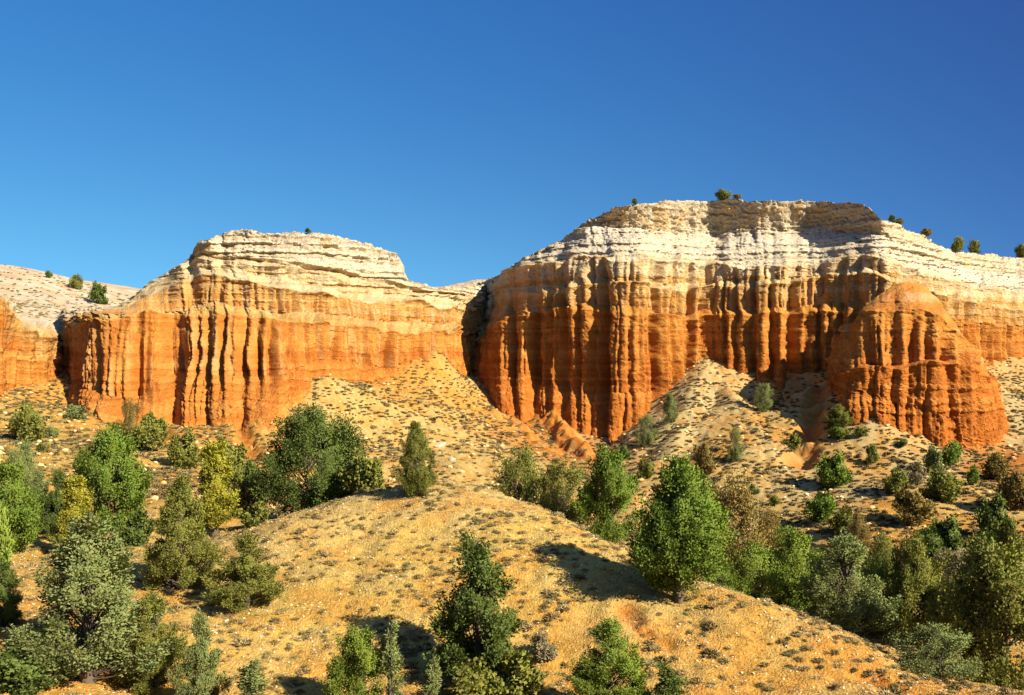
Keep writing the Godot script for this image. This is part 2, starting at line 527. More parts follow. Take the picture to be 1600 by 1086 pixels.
# ---------------------------------------------------------------- cliffs
# Each cliff is a sheet of rock strung over the edges of its beds. A station: column, distance, then for every edge from the foot up [row, metres further back].
const MESA := [
	[722, 232, [[640, -16], [585, -11], [568, -9], [556, -4], [553, -1], [545, 9], [540, 12], [520, 22], [516, 25], [480, 40], [458, 60]]],
	[758, 223, [[660, -19], [602, -14], [572, -11], [530, -7], [527, -3], [508, 10], [503, 13], [472, 24], [468, 27], [452, 34], [441, 44]]],
	[786, 210, [[675, -18], [618, -13], [575, -9], [497, -4], [494, 0], [462, 5], [456, 7], [434, 10], [431, 12], [430, 15], [428, 19]]],
	[812, 203.5, [[690, -14], [630, -9], [580, -5], [492, -1], [489, 1], [455, 2], [450, 3.4], [419, 5], [416, 8], [413, 13], [409, 18]]],
	[838, 198.5, [[700, -10], [645, -4.5], [590, -0.9], [488, 0.2], [482, 1.6], [453, 2.0], [446, 3.4], [414, 4.0], [411, 6.5], [402, 14], [396, 19]]],
	[886, 193, [[720, -10], [655, -4.5], [605, -0.9], [482, 0.2], [476, 1.6], [448, 2.0], [441, 3.4], [405, 4.0], [402, 6], [378, 16], [367, 20]]],
	[922, 190, [[730, -10], [665, -4.5], [610, -0.9], [480, 0.2], [474, 1.6], [445, 2.0], [438, 3.4], [403, 4.0], [400, 6], [356, 17], [344, 19]]],
	[957, 186.5, [[730, -10], [670, -4.5], [612, -0.9], [484, 0.2], [478, 1.6], [442, 2.0], [435, 3.4], [403, 4.0], [400, 6], [357, 19.1], [328, 17.5]]],
	[993, 185, [[730, -10], [672, -4.5], [612, -0.9], [488, 0.2], [482, 1.6], [445, 2.0], [438, 3.4], [404, 4.0], [401, 6], [357, 19.1], [318, 17.5]]],
	[1036, 188, [[720, -10], [665, -4.5], [605, -0.9], [492, 0.2], [486, 1.6], [447, 2.0], [440, 3.4], [406, 4.0], [403, 6], [363, 18.1], [316, 16.5]]],
	[1076, 191.5, [[690, -10], [630, -4.5], [590, -0.9], [495, 0.2], [489, 1.6], [448, 2.0], [441, 3.4], [409, 4.0], [406, 6], [365, 18.1], [314, 16.5]]],
	[1116, 194, [[680, -10], [625, -4.5], [585, -0.9], [492, 0.2], [486, 1.6], [448, 2.0], [441, 3.4], [412, 4.0], [409, 6], [364, 18.1], [313, 16.5]]],
	[1147, 191.5, [[680, -10], [628, -4.5], [585, -0.9], [490, 0.2], [484, 1.6], [446, 2.0], [439, 3.4], [415, 4.0], [412, 6], [362, 18.1], [312, 16.5]]],
	[1190, 188.5, [[680, -10], [630, -4.5], [588, -0.9], [488, 0.2], [482, 1.6], [446, 2.0], [439, 3.4], [416, 4.0], [413, 6], [361, 18.1], [313.5, 16.5]]],
	[1237, 188, [[680, -10], [632, -4.5], [590, -0.9], [487, 0.2], [481, 1.6], [442, 2.0], [435, 3.4], [414, 4.0], [411, 6], [361, 18.1], [315, 16.5]]],
	[1270, 189, [[680, -10], [632, -4.5], [590, -0.9], [485, 0.2], [479, 1.6], [436, 2.0], [429, 3.4], [410, 4.0], [407, 6], [358, 17.1], [316, 15.5]]],
	[1310, 186.5, [[680, -10], [625, -4.5], [585, -0.9], [483, 0.2], [477, 1.6], [431, 2.0], [424, 3.4], [404, 4.0], [401, 6], [360, 15.1], [316, 13.5]]],
	[1350, 183, [[660, -10], [610, -4.5], [575, -0.9], [480, 0.2], [474, 1.6], [428, 2.0], [421, 3.4], [400, 4.0], [397, 5], [363, 13.1], [321, 11.5]]],
	[1378, 180, [[650, -10], [600, -4.5], [570, -0.9], [480, 0.2], [474, 1.6], [431, 2.0], [424, 3.4], [402, 4.0], [399, 5], [367, 12.6], [341, 11]]],
	[1410, 182.5, [[650, -10], [600, -4.5], [565, -0.9], [487, 0.2], [484, 1.0], [443, 1.6], [439, 2.8], [414, 4], [411, 6], [384, 12], [356, 17]]],
	[1447, 187, [[640, -10], [595, -4.5], [562, -0.9], [492, 0.4], [489, 1.2], [457, 2], [453, 3.6], [430, 5], [426, 8], [400, 16], [371, 24]]],
	[1486, 193, [[640, -10], [590, -4.5], [560, -0.9], [496, 0.4], [493, 1.2], [466, 2], [462, 3.6], [440, 6], [436, 10], [412, 20], [390, 32]]],
	[1526, 199, [[640, -10], [590, -4.5], [560, -0.9], [502, 0.4], [499, 1.2], [473, 2], [469, 3.6], [447, 7], [443, 11], [420, 24], [397, 40]]],
	[1565, 207, [[650, -10], [600, -4.5], [568, -0.9], [507, 0.4], [504, 1.2], [478, 2], [474, 3.6], [453, 7], [449, 11], [425, 26], [400, 44]]],
	[1605, 214, [[660, -10], [610, -4.5], [575, -0.9], [515, 0.4], [512, 1.2], [489, 2], [485, 3.6], [459, 7], [455, 11], [430, 26], [403, 44]]],
	[1690, 228, [[670, -10], [620, -4.5], [585, -0.9], [522, 0.4], [519, 1.2], [496, 2], [492, 3.6], [470, 7], [466, 11], [436, 26], [410, 44]]],
	[1790, 242, [[670, -10], [620, -4.5], [585, -0.9], [522, 0.4], [519, 1.2], [496, 2], [492, 3.6], [470, 7], [466, 11], [436, 26], [410, 44]]],
	[1900, 254, [[670, -10], [620, -4.5], [585, -0.9], [522, 0.4], [519, 1.2], [496, 2], [492, 3.6], [470, 7], [466, 11], [436, 26], [410, 44]]],
]
const BUTTE := [
	[95, 208, [[640, -12], [595, -6.5], [578, -1.2], [540, 3.2], [536, 5.2], [520, 8.2], [517, 10.2], [505, 14.2], [501, 16.2], [495, 20.2], [488, 26.2]]],
	[118, 183, [[665, -12], [618, -6.5], [595, -1.2], [506, 4.7], [503, 6.7], [497, 12.2], [495, 14.2], [492, 18.2], [490, 20.2], [488, 23.2], [485, 27.2]]],
	[150, 170.5, [[695, -18], [638, -12], [612, -4.0], [498, 6.7], [495, 8.7], [491, 14.7], [490, 16.7], [487, 20.7], [486, 22.7], [485, 25.7], [483, 30.7]]],
	[190, 168.5, [[705, -18], [651, -12], [620, -4.0], [494, 6.7], [491, 9.2], [482, 15.7], [480, 17.7], [477, 20.7], [476, 22.7], [474, 25.7], [472, 29.7]]],
	[225, 168.5, [[710, -18], [656, -12], [615, -4.0], [490, 6.7], [487, 9.7], [465, 16.7], [462, 18.7], [457, 21.7], [455, 23.7], [453, 25.7], [449, 28.7]]],
	[262, 171.5, [[710, -18], [658, -12], [586, -4.0], [489, 6.7], [486, 9.7], [448, 14.7], [445, 16.7], [435, 19.7], [433, 21.7], [430, 22.7], [426, 24.7]]],
	[284, 171, [[710, -18], [659, -12], [586, -4.0], [489, 6.7], [486, 9.2], [440, 12.7], [437, 14.2], [422, 16.7], [420, 18.7], [417, 19.2], [413, 21.2]]],
	[298, 170.5, [[710, -18], [660, -12], [586, -4.0], [489, 6.7], [475, 11.7], [433, 15.0], [422, 18.8], [411, 20.8], [409, 22.8], [406, 22.8], [401, 25.3]]],
	[312, 170, [[710, -18], [660, -12], [586, -4.0], [489, 6.7], [475, 11.7], [430, 13.5], [419, 17.5], [405, 18.3], [400, 20.5], [393, 19.5], [379, 22.3]]],
	[327, 169.5, [[710, -18], [660, -12], [586, -4.0], [489, 6.7], [475, 11.7], [430, 12.4], [419, 16.5], [405, 17.1], [400, 19.3], [393, 18.7], [374, 20.2]]],
	[350, 169, [[710, -18], [658, -12], [586, -4.0], [490, 6.7], [476, 11.7], [433, 12.4], [422, 16.5], [408, 17.1], [402, 19.3], [396, 18.7], [366, 23.7]]],
	[374, 168.5, [[705, -18], [656, -12], [586, -4.0], [491, 6.7], [477, 11.7], [436, 12.4], [425, 16.5], [411, 17.1], [405, 19.3], [399, 18.7], [358, 24.7]]],
	[430, 169, [[690, -18], [641, -12], [586, -4.0], [499, 6.7], [485, 11.7], [446, 12.4], [435, 16.5], [417, 17.1], [411, 19.3], [405, 18.7], [365, 24.7]]],
	[484, 172.5, [[650, -9], [601, -5], [565, -1.2], [503, 4.2], [489, 9.2], [456, 9.9], [445, 14.0], [425, 14.6], [419, 16.8], [412, 16.2], [364, 22.2]]],
	[521, 176.5, [[645, -9], [596, -5], [562, -1.2], [506, 2.2], [492, 7.2], [463, 7.9], [452, 12.0], [433, 12.6], [428, 14.8], [422, 14.2], [369, 20.2]]],
	[569, 183, [[655, -9], [608, -5], [570, -1.2], [509, 2.2], [495, 7.2], [467, 7.9], [456, 12.0], [441, 12.6], [437, 14.8], [431, 14.2], [380, 20.2]]],
	[605, 187.5, [[660, -9], [614, -5], [575, -1.2], [514, 2.2], [500, 7.2], [469, 7.9], [458, 12.0], [447, 12.6], [443, 14.8], [437, 14.2], [392, 18.2]]],
	[625, 189.5, [[660, -9], [616, -5], [570, -1.2], [519, 2.2], [505, 7.2], [471, 7.9], [460, 12.0], [452, 12.6], [448, 14.8], [442, 14.2], [402, 16.7]]],
	[638, 191.5, [[650, -9], [608, -5], [566, -1.2], [519, 2.2], [505, 7.2], [472, 7.9], [461, 12.0], [458, 12.6], [455, 14.8], [450, 14.2], [438, 18.2]]],
	[668, 195, [[635, -9], [594, -5], [562, -1.2], [518, 2.2], [504, 7.2], [476, 7.9], [465, 12.0], [462, 12.6], [459, 14.8], [456, 14.2], [448, 20.2]]],
	[700, 201, [[625, -9], [586, -5], [558, -1.2], [518, 2.2], [504, 7.2], [480, 7.9], [469, 12.0], [466, 12.6], [463, 14.8], [459, 14.2], [450, 20.2]]],
	[732, 222, [[620, -12], [588, -6.5], [556, -1.2], [520, 2.2], [517, 3.7], [482, 4.8], [479, 6.0], [467, 6.8], [464, 8.2], [459, 10.2], [449, 14.2]]],
	[770, 246, [[620, -12], [585, -6.5], [555, -1.2], [515, 2.2], [512, 3.7], [480, 4.8], [477, 6.0], [465, 6.8], [462, 8.2], [457, 10.2], [444, 14.2]]],
	[830, 280, [[620, -12], [585, -6.5], [555, -1.2], [515, 2.2], [512, 3.7], [480, 4.8], [477, 6.0], [465, 6.8], [462, 8.2], [457, 10.2], [446, 14.2]]],
]
const SPUR := [   # [row, further back, sideways]
	[1296, 176, [[690, -4], [640, -2], [610, -0.5], [592, 0], [588, 2], [570, 4], [540, 8]]],
	[1322, 163, [[690, -4], [635, -2], [608, -0.5], [584, 0], [581, 2], [530, 7], [505, 14]]],
	[1350, 159, [[690, -4], [640, -2.4], [612, -0.8], [575, 0], [572, 3.0], [490, 5.5], [480, 12]]],
	[1400, 157, [[720, -4], [668, -2.4], [630, -0.8], [571, 0.6], [568, 3.0], [483, 5.5], [447, 18]]],
	[1440, 156, [[745, -4], [695, -2.4], [640, -0.8], [568, 0.6], [565, 3.0], [486, 6], [442, 22]]],
	[1480, 155.5, [[760, -4], [712, -2.4], [650, -0.8], [566, 0.6, -2], [563, 3.0, -4], [500, 7, -3], [476, 30, -6]]],
	[1515, 155.5, [[770, -4], [722, -2.4], [660, -0.8, -2], [566, 0.6, -6], [562, 3.0, -8], [530, 8, -8], [514, 32, -16]]],
	[1545, 156.5, [[770, -4], [725, -2.4, -1], [670, -0.6, -5], [575, 1.0, -14], [571, 2, -16], [556, 8, -18], [538, 28, -28]]],
	[1566, 159.5, [[760, -4], [715, -2.2, -1], [670, -0.4, -6], [590, 1.5, -21], [585, 2.5, -24], [575, 9, -34], [555, 28, -40]]],
	[1574, 167, [[750, -4], [705, -2.0], [660, 0, -6], [598, 2, -24], [594, 3, -27], [585, 9, -36], [562, 26, -40]]],
	[1570, 179, [[740, -4], [690, -2.0], [650, 0, -6], [596, 2, -22], [592, 3, -25], [585, 8, -32], [565, 20, -36]]],
	[1556, 192, [[720, -4], [670, -2.0], [640, 0, -4], [595, 2, -14], [590, 3, -16], [582, 6, -20], [565, 10, -24]]],
]
const BLUFF := [
	[-340, 176, [[710, -4], [655, -2], [622, -0.5], [555, 0], [551, 1], [478, 1.5], [474, 5], [468, 22]]],
	[-220, 171, [[710, -4], [655, -2], [622, -0.5], [555, 0], [551, 1], [478, 1.5], [474, 5], [468, 22]]],
	[-120, 168, [[710, -4], [655, -2], [622, -0.5], [555, 0], [551, 1], [478, 1.5], [474, 5], [468, 22]]],
	[-40, 165, [[710, -4], [655, -2], [622, -0.5], [552, 0], [548, 1], [470, 1.5], [466, 5], [462, 22]]],
	[0, 165, [[705, -4], [652, -2], [620, -0.5], [550, 0], [546, 1], [467, 1.5], [463, 5], [459, 22]]],
	[16, 167, [[700, -4], [650, -2], [618, -0.5], [552, 0.4], [548, 1.4], [476, 2.5], [472, 6], [468, 22]]],
	[28, 172, [[690, -4], [640, -2], [612, -0.5], [556, 0.6], [552, 2], [506, 4], [502, 8], [490, 24]]],
	[45, 175, [[680, -4], [630, -2], [605, -0.5], [560, 0], [557, 1], [518, 1.5], [514, 4], [500, 24]]],
	[72, 179, [[670, -4], [622, -2], [600, -0.5], [565, 0], [562, 1], [525, 1.5], [521, 4], [508, 24]]],
	[88, 184, [[660, -4], [615, -2], [596, -0.5], [568, 0.5], [565, 1.5], [532, 2.5], [528, 5], [515, 24]]],
	[95, 196, [[650, -4], [605, -2], [590, -0.5], [570, 0.5], [567, 1.5], [542, 2.5], [536, 5], [520, 20]]],
	[92, 215, [[640, -4], [595, -2], [580, -0.5], [565, 0.5], [562, 1.5], [542, 2.5], [536, 5], [520, 14]]],
]
const RED := Color(0.57, 0.185, 0.031)
const DEEP := Color(0.50, 0.130, 0.022)
const ORANGE := Color(0.61, 0.255, 0.050)
const AMBER := Color(0.64, 0.35, 0.098)
const TAN := Color(0.65, 0.43, 0.175)
const CREAM := Color(0.68, 0.515, 0.28)
const PALE := Color(0.69, 0.575, 0.38)
const WHITE := Color(0.67, 0.575, 0.42)

# For each bed: rows, big pillars, small flutes, rills, bedding steps, roughness, lower colour, upper colour, part name, its label
var mesa_beds := [
	[20, 0.3, 0.5, 0.5, 0.2, 0.5, DEEP, RED, "red_foot", "deep red clay foot of the long mesa"],
	[46, 0.5, 0.6, 0.7, 0.25, 0.25, RED, RED, "red_foot", ""],
	[84, 1.0, 0.7, 0.6, 0.14, 0.12, RED, ORANGE, "orange_pillars", "orange pillared wall of the long mesa"],
	[4, 0.9, 0.6, 0.3, 0.0, 0.3, ORANGE, ORANGE, "orange_pillars", ""],
	[36, 0.85, 0.85, 0.6, 0.15, 0.12, ORANGE, AMBER, "orange_pillars", ""],
	[6, 0.7, 0.7, 0.3, 0.1, 0.3, TAN, CREAM, "cream_ledge", "cream and ochre ledge between orange wall and white slope"],
	[34, 0.7, 0.9, 0.5, 0.3, 0.15, AMBER, CREAM, "cream_ledge", ""],
	[6, 0.35, 0.4, 0.2, 0.2, 0.4, CREAM, PALE, "cream_ledge", ""],
	[44, 0.1, 0.08, 0.1, 1.1, 0.10, PALE, WHITE, "white_slope", "white marl slope with thin ledges under the cap rock"],
	[46, 0.2, 0.25, 0.3, 1.0, 0.55, PALE, PALE, "cap_rock", "rough cream cap rock along the flat top of the mesa"],
	[6, 0.1, 0.1, 0.0, 0.0, 0.4, WHITE, WHITE, "cap_rock", ""],
	[8, 0.0, 0.0, 0.0, 0.0, 0.4, WHITE, WHITE, "cap_rock", ""],
]
var butte_beds := [
	[16, 0.05, 0.3, 0.5, 0.2, 0.6, RED, ORANGE, "red_foot", "eroded red clay foot of the stepped butte"],
	[56, 0.12, 0.25, 0.5, 0.2, 0.3, RED, ORANGE.lerp(RED, 0.6), "red_foot", ""],
	[78, 1.0, 1.0, 0.9, 0.15, 0.12, RED, ORANGE, "orange_pillars", "orange fluted wall of the stepped butte"],
	[12, 0.4, 0.4, 0.3, 0.2, 0.3, AMBER, TAN, "orange_pillars", ""],
	[46, 0.14, 1.35, 0.9, 0.3, 0.10, ORANGE, AMBER, "amber_wall", "upper amber wall of the stepped butte with narrow flutes"],
	[10, 0.1, 0.3, 0.2, 0.2, 0.3, CREAM, CREAM, "amber_wall", ""],
	[26, 0.2, 0.6, 0.4, 0.7, 0.2, TAN, CREAM, "cream_wall", "cream bedded wall under the white cap"],
	[6, 0.15, 0.2, 0.2, 0.3, 0.4, TAN, CREAM, "cream_wall", ""],
	[8, 0.15, 0.2, 0.2, 0.3, 0.4, CREAM, CREAM, "cream_wall", ""],
	[52, 0.1, 0.2, 0.2, 1.8, 0.2, PALE, WHITE, "cap_rock", "white ledged cap rock of the stepped butte"],
	[6, 0.1, 0.1, 0.0, 0.0, 0.4, WHITE, WHITE, "cap_rock", ""],
	[8, 0.0, 0.0, 0.0, 0.0, 0.4, WHITE, WHITE, "cap_rock", ""],
]
var spur_beds := [
	[20, 0.2, 0.4, 0.6, 0.2, 0.4, RED, RED, "red_wall", ""],
	[46, 0.35, 0.5, 0.8, 0.25, 0.3, RED, RED, "red_wall", "furrowed red wall of the spur"],
	[70, 0.35, 0.55, 0.8, 0.3, 0.3, RED, RED, "red_wall", ""],
	[6, 0.3, 0.4, 0.3, 0.1, 0.3, RED, RED, "fluted_wall", "fluted orange wall standing on the spur"],
	[60, 1.0, 0.9, 0.7, 0.15, 0.2, RED, ORANGE, "fluted_wall", ""],
	[36, 0.2, 0.35, 0.4, 0.4, 0.3, RED, ORANGE, "upper_slope", "smooth red slope leaning on the mesa above the spur"],
]
var bluff_beds := [
	[16, 0.3, 0.4, 0.5, 0.2, 0.5, ORANGE, ORANGE, "orange_wall", ""],
	[30, 0.6, 0.5, 0.5, 0.3, 0.4, ORANGE, RED, "orange_wall", "rounded orange wall of the bluff"],
	[44, 0.8, 0.5, 0.4, 0.3, 0.3, RED, ORANGE, "orange_wall", ""],
	[5, 0.8, 0.5, 0.3, 0.0, 0.3, ORANGE, ORANGE, "orange_wall", ""],
	[50, 0.7, 0.5, 0.4, 0.3, 0.3, RED, AMBER, "orange_wall", ""],
	[8, 0.4, 0.3, 0.2, 0.0, 0.4, AMBER, TAN, "sandy_top", "sandy top of the bluff"],
	[16, 0.2, 0.2, 0.1, 0.2, 0.5, TAN, PALE, "sandy_top", ""],
]
# Deep clefts between the pillars: column, half width in metres, depth in metres
const MESA_CLEFTS := [[800, 0.97, 3.12], [836, 1.05, 2.88], [858, 0.72, 1.68], [879, 0.97, 2.64], [905, 0.56, 1.2], [926, 0.65, 1.92], [941, 0.97, 4.32], [985, 0.56, 0.96], [1025, 0.88, 3.12], [1051, 0.48, 1.02], [1079, 0.81, 2.23], [1103, 1.29, 2.6], [1116, 0.56, 1.49], [1131, 0.4, 0.93], [1148, 0.56, 1.77], [1174, 0.81, 2.42], [1206, 0.65, 2.05], [1240, 1.29, 3.35], [1262, 0.65, 1.12], [1281, 0.65, 1.3], [1315, 0.72, 1.58], [1340, 0.72, 1.49], [1372, 0.56, 1.12], [1415, 0.81, 2.4], [1447, 0.65, 1.92], [1466, 0.88, 2.64], [1490, 0.65, 1.92], [1512, 0.81, 2.64], [1540, 0.88, 2.88], [1556, 0.56, 1.68], [1580, 0.72, 2.4]]
const BUTTE_CLEFTS := [[128, 0.97, 2.33], [150, 0.73, 2.33], [216, 1.25, 4.2], [232, 0.89, 3.41], [250, 1.09, 3.11], [271, 1.98, 5.83], [288, 0.89, 2.53], [303, 0.8, 2.89], [321, 0.89, 3.41], [346, 0.71, 2.89], [362, 0.53, 1.58], [377, 0.89, 3.67], [402, 0.8, 3.15], [424, 0.71, 2.36], [450, 0.57, 1.17], [478, 0.49, 1.05], [495, 0.57, 1.29], [521, 0.57, 1.17], [548, 0.49, 1.05], [567, 0.73, 2.33], [604, 0.73, 1.98], [626, 0.73, 2.1], [650, 0.65, 1.29], [680, 0.65, 1.29], [712, 0.81, 1.76]]
const SPUR_CLEFTS := [[1360, 0.8, 1.8], [1395, 0.9, 1.8], [1420, 0.8, 1.8], [1450, 0.8, 1.35], [1487, 1.2, 3.3], [1510, 0.7, 1.35], [1530, 0.8, 1.5], [1552, 0.8, 1.35]]
const BLUFF_CLEFTS := [[-60, 1.2, 2.0], [-15, 1.0, 1.6], [18, 1.2, 2.6], [38, 1.0, 2.4], [60, 0.8, 1.0], [82, 0.9, 1.4]]

var sheets := {}           # name -> {ver, w}: to stand shrubs on the skyline

func catmull(p: PackedVector3Array, t: float) -> Vector3:
	var i := clampi(int(t), 0, p.size() - 2)
	var f := t - i
	var a := p[maxi(i - 1, 0)]; var b := p[i]; var c := p[i + 1]; var d := p[mini(i + 2, p.size() - 1)]
	return b + 0.5 * f * (c - a + f * (2.0 * a - 5.0 * b + 4.0 * c - d + f * (3.0 * (b - c) + d - a)))

func flute_table(length: float, gap: float, sd: int) -> PackedFloat32Array:   # rounded ribs parted by sharp grooves, 0 at a groove to 1
	rng.seed = sd
	var out := PackedFloat32Array()
	out.resize(int(length / 0.05) + 4)
	var a := -gap
	var da := 1.0
	while a < length + gap:
		var wd := gap * rng.randf_range(0.45, 1.6)
		var db := rng.randf_range(0.25, 1.0)
		for k in range(maxi(0, int(a / 0.05)), mini(out.size(), int((a + wd) / 0.05) + 1)):
			var x := clampf((k * 0.05 - a) / wd, 0.0, 1.0)
			var rib := pow(clampf(1.0 - (2.0 * x - 1.0) ** 2, 0.0, 1.0), 0.45)
			out[k] = 1.0 - lerpf(da, db, x) * (1.0 - rib)
		a += wd
		da = db
	return out

func block_table(length: float, sd: int) -> PackedFloat32Array:    # joint-bounded blocks standing out or broken away, -1 to 1
	rng.seed = sd
	var out := PackedFloat32Array()
	out.resize(int(length / 0.05) + 4)
	var k := 0
	while k < out.size():
		var wd := int(rng.randf_range(0.4, 2.6) / 0.05)
		var v := rng.randf_range(-1.0, 1.0)
		var tilt := rng.randf_range(-0.4, 0.4)
		for q in range(k, mini(k + wd, out.size())): out[q] = v + tilt * (float(q - k) / wd - 0.5)
		k += wd
	return out

func bed_table(lo: float, hi: float, sd: int) -> PackedFloat32Array:    # hard and soft beds by height, -1 to 1, every 5 cm
	rng.seed = sd
	var out := PackedFloat32Array()
	out.resize(int((hi - lo) / 0.05) + 4)
	var k := 0
	while k < out.size():
		var thick := int(rng.randf_range(0.18, 1.1) / 0.05)
		var v := rng.randf_range(-1.0, 1.0)
		for q in range(k, mini(k + thick, out.size())): out[q] = v
		k += thick
	var soft := out.duplicate()
	for q in range(1, out.size() - 1): soft[q] = 0.25 * out[q - 1] + 0.5 * out[q] + 0.25 * out[q + 1]
	return soft

func make_cliff(called: String, stations: Array, beds: Array, clefts: Array, pitch: float, sd: int, label: String) -> void:
	var k := beds.size() + 1
	var lines := []
	for q in k: lines.append(PackedVector3Array())
	for s in stations:
		var edge: Array = s[2]
		for q in k:
			var e: Array = edge[mini(q, edge.size() - 1)]
			var side: float = e[2] if e.size() > 2 else 0.0
			var p := at(s[0] + side, e[0], s[1] + e[1])
			if q >= edge.size():         # the flat top runs on behind the rim
				var back := 8.0 if q == edge.size() else 46.0
				var y := p.y
				p = at(s[0] + side, e[0], s[1] + e[1] + back)
				p.y = y + (0.3 if q == edge.size() else -1.5)
			lines[q].append(p)
	# walk along the wall at an even pitch
	var ref: PackedVector3Array = lines[2]
	var ts := PackedFloat32Array()
	var ss := PackedFloat32Array()
	var last := catmull(ref, 0.0)
	var run := 0.0
	var next := 0.0
	var fine := (stations.size() - 1) * 400
	for q in fine + 1:
		var t := float(q) / 400.0
		var p := catmull(ref, t)
		run += Vector2(p.x - last.x, p.z - last.z).length()
		last = p
		if run >= next:
			ts.append(t); ss.append(run)
			next += pitch
	var w := ts.size()
	# which way the wall faces, evened out over a few metres
	var out_x := PackedFloat32Array(); out_x.resize(w)
	var out_z := PackedFloat32Array(); out_z.resize(w)
	var reach := int(3.0 / pitch)
	for i in w:
		var a := catmull(ref, ts[maxi(i - reach, 0)]); var b := catmull(ref, ts[mini(i + reach, w - 1)])
		var d := Vector2(b.x - a.x, b.z - a.z).normalized()
		out_x[i] = -d.y; out_z[i] = d.x
	# clefts
	var cleft := PackedFloat32Array(); cleft.resize(w)
	for i in w:
		var p := catmull(ref, ts[i])
		var u := 800.0 + FOCAL * p.x / -p.z
		var cut := 0.0
		for c in clefts:
			var dx: float = (u - c[0]) * -p.z / FOCAL
			if absf(dx) < c[1] * 2.5: cut = maxf(cut, c[2] * exp(-pow(absf(dx) / c[1], 2.4)))
		cleft[i] = cut
	var foot_spread := 4.2 if called == "butte" else 2.0
	var lip := 0.9 if called == "butte" else 0.55
	var length := ss[w - 1] + 8.0
	var mid := flute_table(length, 1.55, sd)
	var rill := flute_table(length, 0.62, sd + 1)
	var cones := flute_table(length, 6.5, sd + 3)
	var blocks := block_table(length, sd + 4)
	var bedding := bed_table(0.0, 90.0, sd + 2)
	var rows := 1
	for b in beds: rows += b[0]
	var ver := PackedVector3Array(); ver.resize(rows * w)
	var col := PackedColorArray(); col.resize(rows * w)
	var r := 0
	var starts := [0]
	for q in beds.size():
		var bed: Array = beds[q]
		var n: int = bed[0]
		var big: float = bed[1]; var sm: float = bed[2]; var rl: float = bed[3]; var st: float = bed[4]; var ro: float = bed[5]
		var ca: Color = bed[6]; var cb: Color = bed[7]
		var nx: Array = beds[mini(q + 1, beds.size() - 1)]
		var last_bed := q == beds.size() - 1
		for i in w:
			var lo := catmull(lines[q], ts[i]); var hi := catmull(lines[q + 1], ts[i])
			var s := ss[i]
			var step_lo := (1.1 if q < 8 else 0.3) * n1.get_noise_2d(s * 0.16, q * 13.0 + sd) if q > 1 else 0.0
			var step_hi := (1.1 if q < 7 else 0.3) * n1.get_noise_2d(s * 0.16, (q + 1) * 13.0 + sd) if q > 0 else 0.0
			var drop_lo := 1.1 * n2.get_noise_2d(s * 0.10, (q / 2) * 17.0 + sd) if q > 2 and q < 9 else 0.0
			var drop_hi := 1.1 * n2.get_noise_2d(s * 0.10, ((q + 1) / 2) * 17.0 + sd) if q > 1 and q < 8 else 0.0
			for j in n + (1 if last_bed else 0):
				var f := float(j) / n
				var p := lo.lerp(hi, f)
				var shift := lerpf(step_lo, step_hi, f)
				p.x += out_x[i] * shift
				p.z += out_z[i] * shift
				p.y += lerpf(drop_lo, drop_hi, f)
				var wob := n1.get_noise_3d(s * 0.12, p.y * 0.09, sd)
				var wob2 := n2.get_noise_3d(s * 0.35, p.y * 0.22, sd + 5.0)
				var fin := n3.get_noise_3d(p.x * 0.9, p.y * 1.3, p.z * 0.9)
				var bb := lerpf(big, nx[1], f * f * f if q < 2 else f)
				var sx := clampf(s + 0.5 * wob + 0.16 * wob2, 0.0, length - 1.0)
				var ci := clampf((s + 0.45 * wob2 + 0.5 * wob) / pitch, 0.0, w - 1.001)
				var cut := lerpf(cleft[int(ci)], cleft[int(ci) + 1], ci - int(ci))
				var mi := fposmod(sx + q / 2 * 23.7, length - 1.0) / 0.05
				var m := lerpf(mid[int(mi)], mid[int(mi) + 1], mi - int(mi))
				var ri := clampf(s + 0.25 * wob2 + 0.08 * fin, 0.0, length - 1.0)
				ri = fposmod(ri + q / 2 * 31.3, length - 1.0) / 0.05
				var g := lerpf(rill[int(ri)], rill[int(ri) + 1], ri - int(ri))
				var by := clampf(p.y + 0.9 * wob + 0.25 * wob2, 0.0, 89.0) / 0.05
				var bed_here := lerpf(bedding[int(by)], bedding[int(by) + 1], by - int(by))
				var strength := 0.75 + 0.6 * n1.get_noise_3d(s * 0.05, p.y * 0.05, sd + 40.0)
				var out := -cut * bb + (m - 0.7) * 1.5 * lerpf(sm, nx[2], f) * strength * 1.3 + (g - 0.75) * 0.6 * lerpf(rl, nx[3], f)
				var chip := blocks[int(fposmod(s + 0.3 * wob2 + bed_here * 61.0, length - 1.0) / 0.05)]
				out += chip * (0.42 if q == 9 else 0.24 if q == 8 else 0.13)
				if q >= 9 and q <= 10: p.y += 0.30 * chip * (f if q == 9 else 1.0 - f)
				if q < 3:            # buttresses spreading at the foot
					var ki := clampf(s + 1.2 * wob, 0.0, length - 1.0) / 0.05
					var spread := 1.0 if q == 0 else (1.0 - 0.55 * f if q == 1 else 0.45 * maxf(0.0, 1.0 - 2.2 * f))
					out += (lerpf(cones[int(ki)], cones[int(ki) + 1], ki - int(ki)) - 0.75) * foot_spread * spread
				if q == 2 or q == 4 or q == 6: out += lip * clampf(0.55 + 1.3 * wob, 0.15, 1.0) * exp(-pow((1.0 - f) * (hi.y - lo.y) / 0.6, 2.0))
				out += bed_here * 0.55 * lerpf(st, nx[4], f * f) + lerpf(ro, nx[5], f) * (0.55 * wob2 + 0.5 * fin + 0.8 * wob)
				p.x += out_x[i] * out
				p.z += out_z[i] * out
				p.y += 0.35 * fin * ro + (0.5 * wob if q > 1 else 0.0)
				ver[(r + j) * w + i] = p
				# the colour of the bed, with stains run down from the beds above
				var drip := n2.get_noise_3d(s * 0.9, p.y * 0.05, sd + 60.0 + q / 2 * 9.0)
